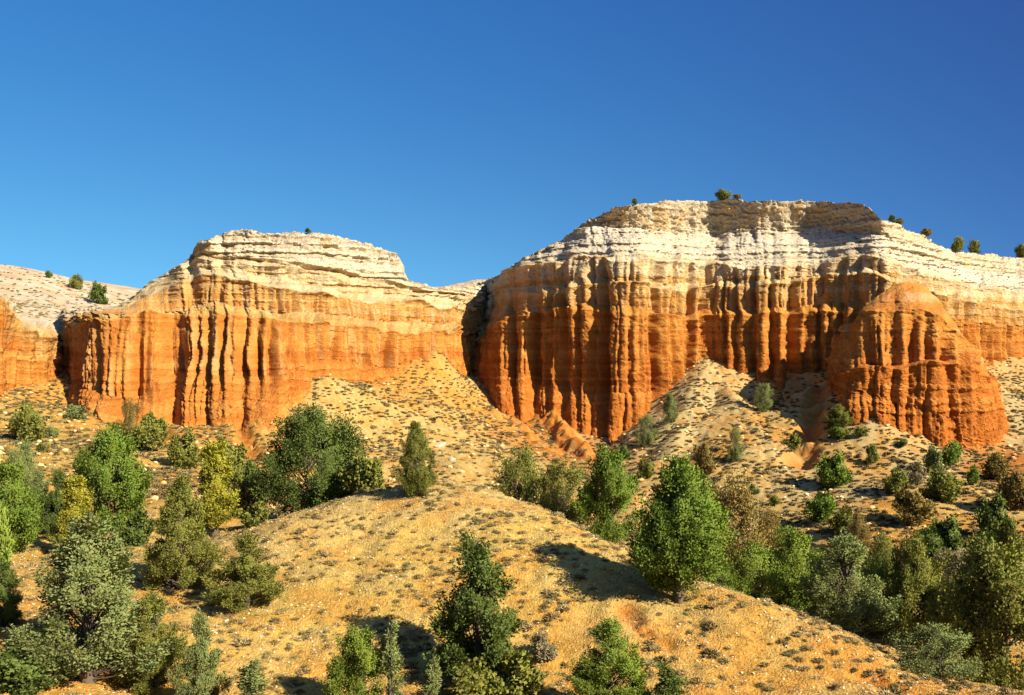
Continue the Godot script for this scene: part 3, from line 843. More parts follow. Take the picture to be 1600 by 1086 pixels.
				var mix_by := clampf(f + 0.9 * wob2 + 0.5 * wob, 0.0, 1.0)
				var c := ca.lerp(cb, mix_by)
				if drip > 0.12 and q > 1 and q < 8: c = c.lerp(nx[7], minf((drip - 0.12) * 1.6, 0.42))
				var band := bed_here * 0.10 + 0.14 * fin + 0.16 * wob2
				if bed_here > 0.55: c = c.lerp(AMBER if q < 5 else WHITE, 0.22 * clampf(0.6 + 2.0 * wob2, 0.0, 1.0))
				elif bed_here < -0.6: c = c.lerp(DEEP if q < 3 else AMBER, 0.25 if q < 8 else 0.16)
				if q >= 4 and q <= 7 and beds.size() > 8: c = c.lerp(CREAM if bed_here > 0.0 else AMBER, absf(bed_here) * 0.38)
				if q == 9 and wob2 + 0.6 * wob > 0.10: c = c.lerp(TAN, minf((wob2 + 0.6 * wob - 0.10) * 2.2, 0.65))
				band += 1.0
				col[(r + j) * w + i] = Color(c.r * band, c.g * band, c.b * band)
		r += n
		starts.append(r)
	var nor := grid_normals(ver, w, false)
	var o := base(called)
	tag(o, label, "cliff", "", "structure")
	var mat := rock_mat_of
	var q := 0
	while q < beds.size():
		var e := q
		while e + 1 < beds.size() and beds[e + 1][8] == beds[q][8]: e += 1
		var part := put(beds[q][8], sheet_mesh(ver, col, w, starts[q], starts[e + 1], false, nor), mat, o)
		for b in range(q, e + 1):
			if beds[b][9]: part.set_meta("label", beds[b][9])
		q = e + 1
	sheets[called] = {"ver": ver, "w": w}
	print(called, " ", w, " x ", rows)

var rock_mat_of: StandardMaterial3D

func make_cliffs() -> void:
	rock_mat_of = rock_mat()
	make_cliff("mesa", MESA, mesa_beds, MESA_CLEFTS, 0.27, 100, "long flat-topped mesa of orange pillars under a white cap")
	make_cliff("butte", BUTTE, butte_beds, BUTTE_CLEFTS, 0.26, 200, "stepped orange butte with a white ledged top, left of the gap")
	make_cliff("spur", SPUR, spur_beds, SPUR_CLEFTS, 0.22, 300, "low furrowed red spur standing out from the mesa")
	make_cliff("bluff", BLUFF, bluff_beds, BLUFF_CLEFTS, 0.28, 400, "rounded orange bluff cut by the left edge of the view")

# ---------------------------------------------------------------- trees and shrubs
# height, radius, crown base, outline (share of the radius from crown base to top), boughs, bough size, sprigs per bough, sprig length, sprig width, upward sweep, unevenness, limbs shown, stems, size of a limb's mass, number of limbs
const KINDS := {
	"cone_juniper": [6.4, 2.45, 0.06, [0.62, 0.92, 1.0, 0.9, 0.74, 0.55, 0.4, 0.28, 0.16, 0.05], 125, 0.42, 250, 0.155, 0.046, 0.55, 0.42, 0.75, 1, 0.24, 56],
	"dome_tree": [7.2, 2.75, 0.12, [0.5, 0.82, 0.98, 1.0, 0.93, 0.83, 0.7, 0.55, 0.36, 0.1], 330, 0.5, 230, 0.15, 0.052, 0.75, 0.12, 0.5, 1, 0.3, 64],
	"dome_oak": [6.0, 2.9, 0.08, [0.62, 0.88, 1.0, 0.98, 0.95, 0.85, 0.74, 0.6, 0.42, 0.12], 200, 0.5, 200, 0.15, 0.054, 0.5, 0.26, 0.5, 2, 0.26, 52],
	"spreading_juniper": [6.6, 4.4, 0.03, [0.6, 0.85, 0.98, 1.0, 0.97, 0.9, 0.8, 0.66, 0.46, 0.15], 280, 0.6, 220, 0.155, 0.048, 0.9, 0.22, 0.6, 4, 0.22, 52],
	"tall_juniper": [9.0, 3.0, 0.04, [0.92, 1.0, 0.98, 0.92, 0.82, 0.7, 0.56, 0.42, 0.27, 0.08], 270, 0.44, 190, 0.155, 0.046, 1.0, 0.24, 0.8, 1, 0.22, 80],
	"slim_juniper": [7.0, 1.45, 0.04, [0.7, 0.95, 1.0, 0.96, 0.86, 0.76, 0.62, 0.46, 0.3, 0.08], 150, 0.34, 220, 0.15, 0.05, 1.3, 0.26, 0.6, 1, 0.42, 34],
	"airy_thicket": [5.0, 2.7, 0.04, [0.6, 0.85, 1.0, 1.0, 0.95, 0.88, 0.78, 0.62, 0.42, 0.16], 110, 0.52, 140, 0.13, 0.058, 0.8, 0.3, 1.0, 6, 0.34, 22],
	"young_pine": [4.6, 0.85, 0.05, [0.8, 1.0, 0.9, 0.82, 0.7, 0.55, 0.42, 0.3, 0.2, 0.06], 46, 0.26, 110, 0.17, 0.042, 0.8, 0.5, 1.0, 1, 0.5, 18],
	"small_juniper": [3.2, 1.35, 0.05, [0.75, 1.0, 1.0, 0.92, 0.84, 0.72, 0.58, 0.42, 0.26, 0.08], 64, 0.36, 110, 0.21, 0.085, 0.9, 0.22, 0.4, 1, 0.42, 16],
	"round_shrub": [2.0, 1.25, 0.02, [0.75, 0.95, 1.0, 0.98, 0.94, 0.86, 0.76, 0.62, 0.42, 0.12], 36, 0.36, 100, 0.2, 0.085, 0.5, 0.30, 0.6, 4, 0.42, 12],
}
# foliage colours, linear
const LEAF := {
	"green": Color(0.135, 0.195, 0.024), "dark": Color(0.100, 0.135, 0.026), "olive": Color(0.180, 0.185, 0.034), "sage": Color(0.190, 0.220, 0.070), "yellow": Color(0.300, 0.280, 0.030),
	"rust": Color(0.215, 0.155, 0.040), "light": Color(0.180, 0.235, 0.032), "dry": Color(0.270, 0.220, 0.120),
}
var leaf_mats := {}
var bark: StandardMaterial3D
var protos := {}

func tube(st: SurfaceTool, a: Vector3, b: Vector3, ra: float, rb: float, sides: int) -> void:
	var d := (b - a).normalized()
	var x := d.cross(Vector3(0.31, 0.2, 0.93)).normalized()
	var y := d.cross(x)
	for k in sides:
		var p := x * cos(TAU * k / sides) + y * sin(TAU * k / sides)
		var q := x * cos(TAU * (k + 1) / sides) + y * sin(TAU * (k + 1) / sides)
		var quad := [[a + p * ra, p], [b + p * rb, p], [b + q * rb, q], [a + p * ra, p], [b + q * rb, q], [a + q * ra, q]]
		for v in quad:
			st.set_normal(v[1])
			st.add_vertex(v[0])

func grow(kind: String, sd: int) -> Array:         # [crown, trunk]
	var k: Array = KINDS[kind]
	rng.seed = sd
	var tall: float = k[0]; var wide: float = k[1]; var foot: float = k[2] * tall
	var prof: Array = k[3]
	var off := rng.randf() * 100.0
	var ver := PackedVector3Array(); var nor := PackedVector3Array(); var col := PackedColorArray(); var idx := PackedInt32Array()
	var wood := SurfaceTool.new()
	wood.begin(Mesh.PRIMITIVE_TRIANGLES)
	# stems
	var stems: int = k[12]
	var tops := []
	for s in stems:
		var a := TAU * s / stems + rng.randf()
		var lean := 0.0 if stems == 1 else wide * rng.randf_range(0.25, 0.5)
		var p := Vector3(cos(a), 0, sin(a)) * (0.0 if stems == 1 else 0.08 * wide) + Vector3(0, -0.25, 0)
		var top := Vector3(cos(a) * lean, tall * (0.86 if stems == 1 else rng.randf_range(0.55, 0.8)), sin(a) * lean)
		var r0 := tall * (0.030 if stems == 1 else 0.016)
		var line := [p]
		for q in 6:
			var f := (q + 1) / 6.0
			line.append(p.lerp(top, f) + Vector3(rng.randf_range(-1, 1), 0, rng.randf_range(-1, 1)) * tall * 0.018)
		for q in 6: tube(wood, line[q], line[q + 1], r0 * (1.0 - 0.14 * q) * (1.5 if q == 0 else 1.0), r0 * (1.0 - 0.14 * (q + 1)), 7)
		tops.append(line)
	# main limbs, each with its own mass of boughs
	var made := 0
	var spin := rng.randf() * TAU
	var limbs := []
	var lobe_r: float = k[13] * wide
	while limbs.size() < int(k[14]):
		var t := rng.randf()
		var pi_ := t * (prof.size() - 1)
		var share: float = lerpf(prof[int(pi_)], prof[mini(int(pi_) + 1, prof.size() - 1)], pi_ - int(pi_))
		if rng.randf() > share * 0.9 + 0.12: continue
		spin += 2.39996 + rng.randf_range(-0.5, 0.5)
		var uneven: float = 1.0 + float(k[10]) * 1.7 * n1.get_noise_3d(cos(spin) * 0.9 + off, t * 3.2, sin(spin) * 0.9)
		var reach := wide * share * uneven
		var lr := lobe_r * rng.randf_range(0.7, 1.25) * (0.45 + 0.55 * share)
		var rr := maxf(reach - lr * 0.8, 0.0) * pow(rng.randf_range(0.25, 1.0), 0.5)
		limbs.append([Vector3(cos(spin) * rr, minf(foot + t * (tall - foot), tall - lr * 0.7), sin(spin) * rr), lr, rng.randf_range(0.85, 1.15)])
	while made < int(k[4]):
		var limb: Array = limbs[made % limbs.size()]
		var lc: Vector3 = limb[0]
		var size: float = k[5] * rng.randf_range(0.6, 1.2)
		var ball := Vector3(rng.randfn(), rng.randfn(), rng.randfn()).normalized() * float(limb[1]) * 1.12 * pow(rng.randf(), 0.5)
		var c := lc + Vector3(ball.x, ball.y * 0.85, ball.z)
		if c.y < foot * 0.7: c.y = foot * 0.7 + rng.randf() * size
		var r := Vector2(c.x, c.z).length()
		made += 1
		var away := (Vector3(c.x, 0.0, c.z).normalized() * 0.8 + ball.normalized() * 0.6 + Vector3.UP * (float(k[9]) + c.y / tall)).normalized()
		if rng.randf() < float(k[11]) * 0.55:
			var line: Array = tops[made % stems]
			var f := clampf((c.y / tall - 0.12) * 6.0 * 0.85, 0.2, 5.6)
			var from: Vector3 = (line[int(f)] as Vector3).lerp(line[int(f) + 1], f - int(f))
			var bend := from.lerp(c, 0.55) + Vector3(0, -0.06 * r, 0)
			tube(wood, from, bend, tall * 0.006, tall * 0.0042, 4)
			tube(wood, bend, c + away * size * 0.5, tall * 0.0042, tall * 0.0015, 4)
		var side := away.cross(Vector3(0.2, 0.95, 0.13)).normalized()
		var third := away.cross(side)
		var bough_tone: float = limb[2] * rng.randf_range(0.85, 1.15)
		var bough_warm := rng.randf_range(-0.12, 0.16)
		for s in int(k[6] * rng.randf_range(0.7, 1.2)):
			var q := Vector3(rng.randfn(), rng.randfn(), rng.randfn()).normalized()
			var p := c + (away * q.x * 1.45 + side * q.y + third * q.z) * size * 1.15 * pow(rng.randf(), 0.6)
			if rng.randf() < 0.14: p = c + away * size * rng.randf_range(0.9, 1.9) + (side * q.y + third * q.z) * size * 0.3
			if p.y < 0.05: p.y = 0.05 + 0.1 * rng.randf()
			var dir := (away * (q.x + 0.55) + side * q.y + third * q.z + Vector3(rng.randfn(), rng.randfn(), rng.randfn()) * 0.35).normalized()
			var l: float = k[7] * rng.randf_range(0.6, 1.3)
			var w: float = k[8] * rng.randf_range(0.7, 1.3)
			var across := dir.cross(Vector3(rng.randfn(), rng.randfn(), rng.randfn())).normalized()
			var face := dir.cross(across)
			var outw := (p - Vector3(0, p.y * 0.6 + 0.2 * tall, 0)).normalized()
			if face.dot(outw) < 0.0:
				across = -across
				face = -face
			var nn := (face + outw * 0.7).normalized()
			var b := ver.size()
			ver.append(p); ver.append(p + dir * l * 0.45 + across * w); ver.append(p + dir * l); ver.append(p + dir * l * 0.45 - across * w)
			var tone := bough_tone * rng.randf_range(0.72, 1.3)
			var warm := bough_warm + rng.randf_range(-0.08, 0.12)
			var cc := Color(tone * (1.0 + warm), tone, tone * (1.0 - 0.5 * warm))
			if rng.randf() < 0.02: cc = Color(2.2, 1.4, 2.0) * tone
			for e in 4:
				nor.append(nn); col.append(cc)
			idx.append(b); idx.append(b + 1); idx.append(b + 2); idx.append(b); idx.append(b + 2); idx.append(b + 3)
	var arr := []
	arr.resize(Mesh.ARRAY_MAX)
	arr[Mesh.ARRAY_VERTEX] = ver
	arr[Mesh.ARRAY_NORMAL] = nor
	arr[Mesh.ARRAY_COLOR] = col
	arr[Mesh.ARRAY_INDEX] = idx
	var crown := ArrayMesh.new()
	crown.add_surface_from_arrays(Mesh.PRIMITIVE_TRIANGLES, arr)
	return [crown, wood.commit()]

func leaf_mat(tint: String) -> StandardMaterial3D:
	if not leaf_mats.has(tint):
		var m := StandardMaterial3D.new()
		m.resource_name = "foliage_" + tint
		m.vertex_color_use_as_albedo = true
		m.albedo_color = (LEAF[tint] as Color).linear_to_srgb()
		m.roughness = 0.75
		m.metallic_specular = 0.3
		m.backlight_enabled = true
		m.backlight = Color(0.50, 0.55, 0.18)
		m.cull_mode = BaseMaterial3D.CULL_DISABLED
		leaf_mats[tint] = m
	return leaf_mats[tint]

func make_protos() -> void:
	bark = StandardMaterial3D.new()
	bark.resource_name = "bark"
	bark.albedo_color = Color(0.095, 0.070, 0.050).linear_to_srgb()
	bark.roughness = 0.95
	var sd := 11
	for kind in KINDS:
		protos[kind] = []
		for v in (2 if kind in ["cone_juniper", "small_juniper", "round_shrub", "dome_oak", "airy_thicket", "tall_juniper"] else 1):
			protos[kind].append(grow(kind, sd))
			sd += 7

# column, row of the top, row of the foot, width in pixels, distance (0: where the sight line to the foot meets the ground), kind, colour, name, group, label
const NEAR := "trees on the near slopes"
const VALLEY := "trees in the valley"
const TALUS := "bushes on the rubble slopes"
const RIM := "shrubs along the skyline"
var trees := [
	[1062, 730, 938, 146, 0, "dome_tree", "green", "tree", NEAR, "large bright green round-crowned tree casting a long shadow on the hill"],
	[745, 845, 1062, 158, 0, "cone_juniper", "dark", "juniper", NEAR, "dark green ragged cone-shaped juniper low on the ochre hill"],
	[490, 653, 805, 188, 76, "spreading_juniper", "dark", "juniper", NEAR, "very wide dark green juniper on the crest of the ochre hill"],
	[650, 664, 772, 66, 0, "tall_juniper", "olive", "juniper", NEAR, "loose upright juniper standing alone on the hill crest"],
	[568, 716, 772, 62, 72, "round_shrub", "olive", "shrub", NEAR, "low light shrub at the right foot of the very wide juniper"],
	[335, 688, 852, 66, 70, "slim_juniper", "yellow", "juniper", NEAR, "tall slim yellow-green juniper left of the hill crest"],
	[172, 682, 845, 112, 73, "dome_oak", "green", "tree", NEAR, "broad mid green tree behind the yellow-green cone on the left"],
	[118, 742, 856, 58, 65, "slim_juniper", "yellow", "juniper", NEAR, "short yellow-green cone-shaped juniper at the far left track"],
	[92, 738, 852, 56, 71, "cone_juniper", "dark", "juniper", NEAR, "very dark juniper in the shade beside the short yellow-green cone"],
	[8, 732, 868, 100, 64, "dome_oak", "green", "tree", NEAR, "green rounded tree cut by the left edge"],
	[34, 694, 800, 56, 86, "airy_thicket", "sage", "tree", NEAR, "pale grey-green tree showing above the left-edge trees"],
	[64, 738, 850, 52, 76, "cone_juniper", "sage", "juniper", NEAR, "greyish juniper between the left-edge tree and the dark juniper"],
	[2, 808, 878, 42, 56, "round_shrub", "light", "shrub", NEAR, "yellow-green shrub below the green tree at the left edge"],
	[282, 752, 962, 112, 56, "tall_juniper", "olive", "juniper", NEAR, "tall olive juniper with bare lower branches beside the track"],
	[385, 838, 972, 104, 53, "cone_juniper", "olive", "juniper", NEAR, "full green juniper at the left foot of the ochre hill"],
	[136, 820, 1120, 215, 42, "tall_juniper", "sage", "juniper", NEAR, "largest grey-green juniper filling the lower left corner"],
	[235, 925, 1110, 105, 43, "tall_juniper", "olive", "juniper", NEAR, "olive juniper leaning on the right side of the largest juniper"],
	[6, 878, 990, 66, 46, "cone_juniper", "dark", "juniper", NEAR, "dark sparse juniper at the left edge above the corner"],
	[314, 962, 1110, 74, 41, "cone_juniper", "sage", "juniper", NEAR, "small grey-green juniper at the bottom, left of the hill foot"],
	[395, 1028, 1110, 58, 40, "young_pine", "sage", "juniper", NEAR, "thin pale sapling at the bottom edge right of the small juniper"],
	[20, 1030, 1120, 96, 39, "round_shrub", "dark", "shrub", NEAR, "dark shrub in the very bottom left corner"],
	[212, 806, 852, 50, 68, "round_shrub", "dark", "shrub", NEAR, "low dark shrub under the broad mid green tree"],
	[388, 756, 828, 52, 78, "round_shrub", "rust", "shrub", NEAR, "brownish shrub left below the very wide juniper"],
	[400, 790, 828, 42, 70, "round_shrub", "olive", "shrub", NEAR, "small olive shrub where the hill crest meets the left trees"],
	[558, 993, 1105, 92, 42.5, "dome_oak", "light", "shrub", NEAR, "light green leafy bush at the bottom edge left of the cone juniper"],
	[611, 972, 1105, 46, 42, "young_pine", "sage", "sapling", NEAR, "slender pale sapling beside the light green bush"],
	[676, 1028, 1105, 40, 42, "young_pine", "sage", "sapling", NEAR, "thin sapling at the bottom edge under the cone juniper"],
	[800, 1032, 1095, 92, 43.5, "round_shrub", "olive", "shrub", NEAR, "low olive shrub at the right foot of the cone juniper"],
	[735, 1046, 1100, 80, 43, "round_shrub", "olive", "shrub", NEAR, "low shrub at the bottom edge below the cone juniper"],
	[850, 994, 1030, 42, 0, "round_shrub", "dry", "shrub", NEAR, "small grey shrub right of the cone juniper on the bare slope"],
	[953, 966, 1115, 124, 42, "tall_juniper", "light", "juniper", NEAR, "light green loose juniper at the bottom centre"],
	[1044, 1040, 1115, 62, 41, "young_pine", "dark", "juniper", NEAR, "small dark conifer tip at the bottom edge, right of centre"],
	[812, 706, 800, 86, 78, "airy_thicket", "olive", "tree", VALLEY, "olive leafy thicket just behind the hill crest"],
	[878, 726, 820, 82, 75, "airy_thicket", "olive", "tree", VALLEY, "olive thicket between the crest thicket and the green tree"],
	[948, 713, 860, 94, 70, "dome_oak", "green", "tree", VALLEY, "green tree close left of the large bright green tree"],
	[1152, 758, 905, 118, 72, "airy_thicket", "rust", "tree", VALLEY, "brownish thin-leaved tree right behind the large bright green tree"],
	[1175, 856, 950, 92, 64, "airy_thicket", "light", "tree", VALLEY, "bright leafy tree low beside the brownish tree"],
	[1240, 838, 965, 110, 67, "dome_oak", "light", "tree", VALLEY, "fresh green bushy tree in the valley left of the grey-green tree"],
	[1318, 832, 1015, 150, 60, "tall_juniper", "sage", "tree", VALLEY, "big grey-green tree on the near side of the valley"],
	[1428, 852, 1010, 104, 64, "dome_oak", "olive", "tree", VALLEY, "mid green tree right of the big grey-green tree"],
	[1548, 866, 1095, 180, 53, "dome_oak", "olive", "tree", VALLEY, "large dark olive tree in the lower right corner"],
	[1462, 982, 1078, 122, 47, "airy_thicket", "sage", "shrub", VALLEY, "grey-green airy bush at the right foot of the hill"],
	[1490, 862, 930, 66, 82, "airy_thicket", "dry", "shrub", VALLEY, "pale nearly leafless bush above the large olive tree"],
	[1378, 838, 905, 62, 90, "airy_thicket", "olive", "tree", VALLEY, "olive tree showing above the big grey-green tree"],
	[1224, 818, 865, 46, 96, "small_juniper", "green", "tree", VALLEY, "small green tree top between the brownish tree and the slope"],
	[1205, 800, 880, 60, 84, "airy_thicket", "rust", "tree", VALLEY, "second brownish tree, right of the larger brownish one"],
	[1420, 846, 900, 50, 96, "airy_thicket", "rust", "shrub", VALLEY, "brown bush between the mid green tree and the dark junipers"],
	[1590, 880, 960, 70, 74, "airy_thicket", "dry", "shrub", VALLEY, "pale brown bush at the right edge behind the large olive tree"],
	[1270, 868, 975, 84, 70, "dome_oak", "olive", "tree", VALLEY, "olive tree between the fresh green and the big grey-green trees"],
	[1368, 880, 995, 90, 66, "airy_thicket", "light", "tree", VALLEY, "leafy green tree between the big grey-green and the mid green trees"],
	[1120, 880, 950, 70, 60, "airy_thicket", "green", "shrub", VALLEY, "green bush at the right foot of the large bright green tree"],
	[1500, 905, 1010, 84, 62, "dome_oak", "olive", "tree", VALLEY, "olive tree close left of the large dark olive tree"],
	[1285, 767, 824, 40, 122, "small_juniper", "green", "juniper", TALUS, "bright green pointed juniper at the foot of the pale rubble"],
	[1320, 790, 852, 42, 116, "small_juniper", "olive", "juniper", TALUS, "olive juniper right of the bright green pointed one"],
	[1340, 806, 864, 38, 112, "airy_thicket", "rust", "shrub", TALUS, "rust-brown bush in front of the olive juniper"],
	[1300, 702, 757, 46, 0, "small_juniper", "green", "juniper", TALUS, "dense green juniper alone in the middle of the pale rubble"],
	[1425, 764, 818, 54, 0, "small_juniper", "rust", "juniper", TALUS, "brownish olive juniper on the lower right rubble"],
	[1472, 727, 784, 50, 0, "small_juniper", "olive", "juniper", TALUS, "olive juniper below the tip of the red spur"],
	[1400, 729, 772, 34, 0, "small_juniper", "olive", "juniper", TALUS, "small pointed juniper above the brownish olive one"],
	[1485, 694, 728, 32, 0, "round_shrub", "green", "shrub", TALUS, "round green shrub close under the red spur"],
	[1459, 703, 738, 26, 0, "round_shrub", "sage", "shrub", TALUS, "pale grey shrub left of the round green one under the spur"],
	[1431, 726, 756, 26, 0, "round_shrub", "dry", "shrub", TALUS, "dry pale shrub between two junipers on the right rubble"],
	[1520, 726, 757, 18, 0, "small_juniper", "green", "juniper", TALUS, "tiny green cone juniper under the foot of the spur"],
	[1556, 702, 746, 36, 0, "small_juniper", "rust", "juniper", TALUS, "brown-green juniper at the right end of the spur"],
	[1586, 734, 797, 44, 0, "small_juniper", "rust", "juniper", TALUS, "dark brownish juniper at the right edge"],
	[1550, 764, 848, 44, 112, "small_juniper", "dark", "juniper", TALUS, "tall dark green juniper near the right edge"],
	[1576, 808, 872, 34, 106, "small_juniper", "olive", "juniper", TALUS, "olive juniper right of the tall dark green one"],
	[1475, 800, 870, 56, 106, "small_juniper", "dark", "juniper", TALUS, "broad dark green juniper in the lower right group"],
	[1446, 824, 878, 48, 102, "small_juniper", "dark", "juniper", TALUS, "dark dome juniper left of the broad dark green one"],
	[1540, 825, 888, 52, 100, "small_juniper", "dark", "juniper", TALUS, "dark pointed juniper above the large olive tree"],
	[1363, 699, 725, 17, 0, "round_shrub", "olive", "shrub", TALUS, "small shrub on the pale rubble under the cone's right flank"],
	[1409, 687, 698, 20, 0, "round_shrub", "dark", "shrub", TALUS, "flat dark shrub on the crest of the right rubble cone"],
	[1310, 635, 672, 36, 0, "dome_tree", "olive", "tree", TALUS, "little flat-crowned tree on the upper right rubble cone"],
	[1310, 669, 686, 28, 0, "round_shrub", "green", "shrub", TALUS, "low green shrub just below the flat-crowned tree"],
	[1344, 669, 682, 20, 0, "round_shrub", "olive", "shrub", TALUS, "small low shrub right of the flat-crowned tree"],
	[1238, 681, 703, 26, 0, "round_shrub", "olive", "shrub", TALUS, "shrub beside the dark gully of the pale rubble"],
	[1193, 602, 642, 34, 0, "airy_thicket", "sage", "shrub", TALUS, "grey bush at the foot of the orange pillars"],
	[1150, 671, 721, 24, 0, "airy_thicket", "sage", "shrub", TALUS, "thin pale bush in the middle of the tan rubble"],
	[1100, 689, 743, 26, 0, "small_juniper", "rust", "juniper", TALUS, "brownish narrow juniper on the orange patch of rubble"],
	[1011, 650, 696, 34, 0, "airy_thicket", "sage", "shrub", TALUS, "grey-green bush below the foot of the mesa's pillars"],
	[1048, 618, 661, 26, 0, "airy_thicket", "sage", "shrub", TALUS, "grey bush high on the left rubble cone beside the pillars"],
	[1010, 712, 747, 24, 0, "small_juniper", "olive", "juniper", TALUS, "small olive juniper above the large bright green tree"],
	[974, 699, 718, 22, 0, "round_shrub", "dark", "shrub", TALUS, "dark low shrub in the gully under the mesa"],
	[1178, 760, 772, 18, 0, "round_shrub", "dark", "shrub", TALUS, "lone dark spot of a shrub low on the tan rubble"],
	[1210, 776, 790, 16, 0, "round_shrub", "olive", "shrub", TALUS, "tiny olive shrub near the foot of the tan rubble"],
	[43, 623, 690, 46, 0, "small_juniper", "olive", "juniper", TALUS, "olive bush on the yellow slope under the left bluff"],
	[117, 636, 656, 28, 0, "round_shrub", "sage", "shrub", TALUS, "round grey shrub on the yellow slope"],
	[202, 628, 690, 44, 0, "airy_thicket", "rust", "shrub", TALUS, "brown twiggy bush left of the dense olive juniper"],
	[232, 645, 702, 54, 0, "small_juniper", "olive", "juniper", TALUS, "dense rounded olive juniper on the yellow slope"],
	[285, 668, 730, 46, 0, "small_juniper", "olive", "juniper", TALUS, "juniper below the dense rounded olive one"],
	[352, 683, 765, 54, 96, "small_juniper", "olive", "juniper", TALUS, "green oval juniper behind the tall slim yellow-green one"],
	[393, 711, 757, 30, 92, "small_juniper", "dark", "juniper", TALUS, "small dark cone juniper left of the very wide juniper"],
	[66, 693, 706, 18, 0, "round_shrub", "olive", "shrub", TALUS, "small green shrub low on the yellow slope"],
	[80, 668, 684, 18, 0, "round_shrub", "sage", "shrub", TALUS, "small grey shrub beside the olive bush on the yellow slope"],
	[860, 738, 770, 30, 120, "round_shrub", "rust", "shrub", VALLEY, "brownish bush below the red clay knobs"],
	# skyline: foot row 0 means it stands on the rock
	[1127, 298, 0, 22, 0, "round_shrub", "olive", "shrub", RIM, "largest olive shrub on the highest part of the mesa rim"],
	[1155, 304, 0, 14, 0, "round_shrub", "rust", "shrub", RIM, "small brown shrub right of the largest rim shrub"],
	[991, 311, 0, 9, 0, "round_shrub", "dark", "shrub", RIM, "lone tiny dark shrub at the left end of the mesa rim"],
	[1396, 337, 0, 9, 0, "round_shrub", "dark", "shrub", RIM, "tiny dark shrub at the top of the rim's right slope"],
	[1408, 342, 0, 13, 0, "round_shrub", "olive", "shrub", RIM, "small shrub just below the tiny dark one on the right slope"],
	[1449, 356, 0, 14, 0, "small_juniper", "rust", "shrub", RIM, "upright brown shrub halfway down the rim's right slope"],
	[1496, 373, 0, 19, 0, "round_shrub", "olive", "shrub", RIM, "left of the paired olive shrubs on the lower right rim"],
	[1525, 378, 0, 18, 0, "round_shrub", "olive", "shrub", RIM, "right of the paired olive shrubs on the lower right rim"],
	[1594, 384, 0, 17, 0, "round_shrub", "olive", "shrub", RIM, "rim shrub at the right edge"],
	[483, 357, 0, 9, 0, "round_shrub", "dark", "shrub", RIM, "tiny shrub on top of the stepped butte"],
	[120, 431, 446, 17, -315, "round_shrub", "olive", "shrub", RIM, "upper of the two dark shrubs on the far white hill"],
	[153, 446, 468, 22, -300, "round_shrub", "dark", "shrub", RIM, "lower larger dark shrub on the far white hill"],
	[76, 424, 430, 9, -320, "round_shrub", "dark", "shrub", RIM, "smallest dark shrub near the crest of the far white hill"],
]

func on_rock(u: float) -> Vector3:        # the skyline of the cliffs at a column
	var best := Vector3.ZERO
	var low := 1e9
	for name in sheets:
		var ver: PackedVector3Array = sheets[name].ver
		for i in ver.size() - 12 * int(sheets[name].w):     # up to the rim
			var p := ver[i]
			if absf(800.0 + FOCAL * p.x / -p.z - u) < 3.0:
				var v := 543.0 - FOCAL * (p.y - EYE) / -p.z
				if v < low:
					low = v
					best = p
	return best

func plant_trees() -> void:
	rng.seed = 77
	var count := 0
	for t in trees:
		var u: float = t[0]; var top: float = t[1]; var foot: float = t[2]
		var p: Vector3
		if foot == 0.0:
			p = on_rock(u)
		elif t[4] < 0.0:
			p = at(u, foot, -t[4])
			p.y = height(p.x, p.z)
		elif t[4] == 0.0:
			p = ground_hit(u, foot, 38.0, 260.0)
		else:
			p = at(u, foot, t[4])
			p.y = height(p.x, p.z)
		var d := -p.z
		var k: Array = KINDS[t[5]]
		var tall := maxf(EYE + (543.0 - top) / FOCAL * d - p.y, 0.5)
		var wide: float = t[3] * d / FOCAL
		var sy: float = tall / k[0]
		var sx: float = 1.02 * wide / (2.0 * k[1])
		var variant: Array = protos[t[5]][count % protos[t[5]].size()]
		var o := base(t[7], p)
		tag(o, t[9], "tree" if t[7] in ["tree", "juniper", "sapling"] else "shrub", t[8])
		put("trunk", variant[1], bark, o)
		put("crown", variant[0], leaf_mat(t[6]), o)
		o.scale = Vector3(sx, sy, sx)
		o.rotation.y = rng.randf() * TAU
		count += 1

# ---------------------------------------------------------------- ground cover and stones
func tuft_mesh(sd: int, blades: int, fat: float) -> ArrayMesh:      # a cushion about 1 m across
	rng.seed = sd
	var ver := PackedVector3Array(); var nor := PackedVector3Array(); var col := PackedColorArray(); var idx := PackedInt32Array()
	for b in blades:
		var q := Vector3(rng.randfn(), absf(rng.randfn()) * 0.9 + 0.15, rng.randfn()).normalized()
		var p := Vector3(q.x, q.y * 0.5, q.z) * 0.33 * pow(rng.randf(), 0.4)
		var dir := (q + Vector3(rng.randfn(), rng.randfn(), rng.randfn()) * 0.3).normalized()
		var l := rng.randf_range(0.14, 0.30)
		var w := rng.randf_range(0.02, 0.05) * fat
		var across := dir.cross(Vector3(rng.randfn(), rng.randfn(), rng.randfn())).normalized()
		var face := dir.cross(across)
		if face.dot(q) < 0.0:
			across = -across
			face = -face
		var k := ver.size()
		ver.append(p - across * w); ver.append(p + across * w); ver.append(p + dir * l)
		var tone := rng.randf_range(0.6, 1.35)
		for e in 3:
			nor.append((face + q * 0.6).normalized())
			col.append(Color(tone, tone, tone))
		idx.append(k + 1); idx.append(k + 2); idx.append(k)
	var arr := []
	arr.resize(Mesh.ARRAY_MAX)
	arr[Mesh.ARRAY_VERTEX] = ver; arr[Mesh.ARRAY_NORMAL] = nor; arr[Mesh.ARRAY_COLOR] = col; arr[Mesh.ARRAY_INDEX] = idx
	var m := ArrayMesh.new()
	m.add_surface_from_arrays(Mesh.PRIMITIVE_TRIANGLES, arr)
	return m

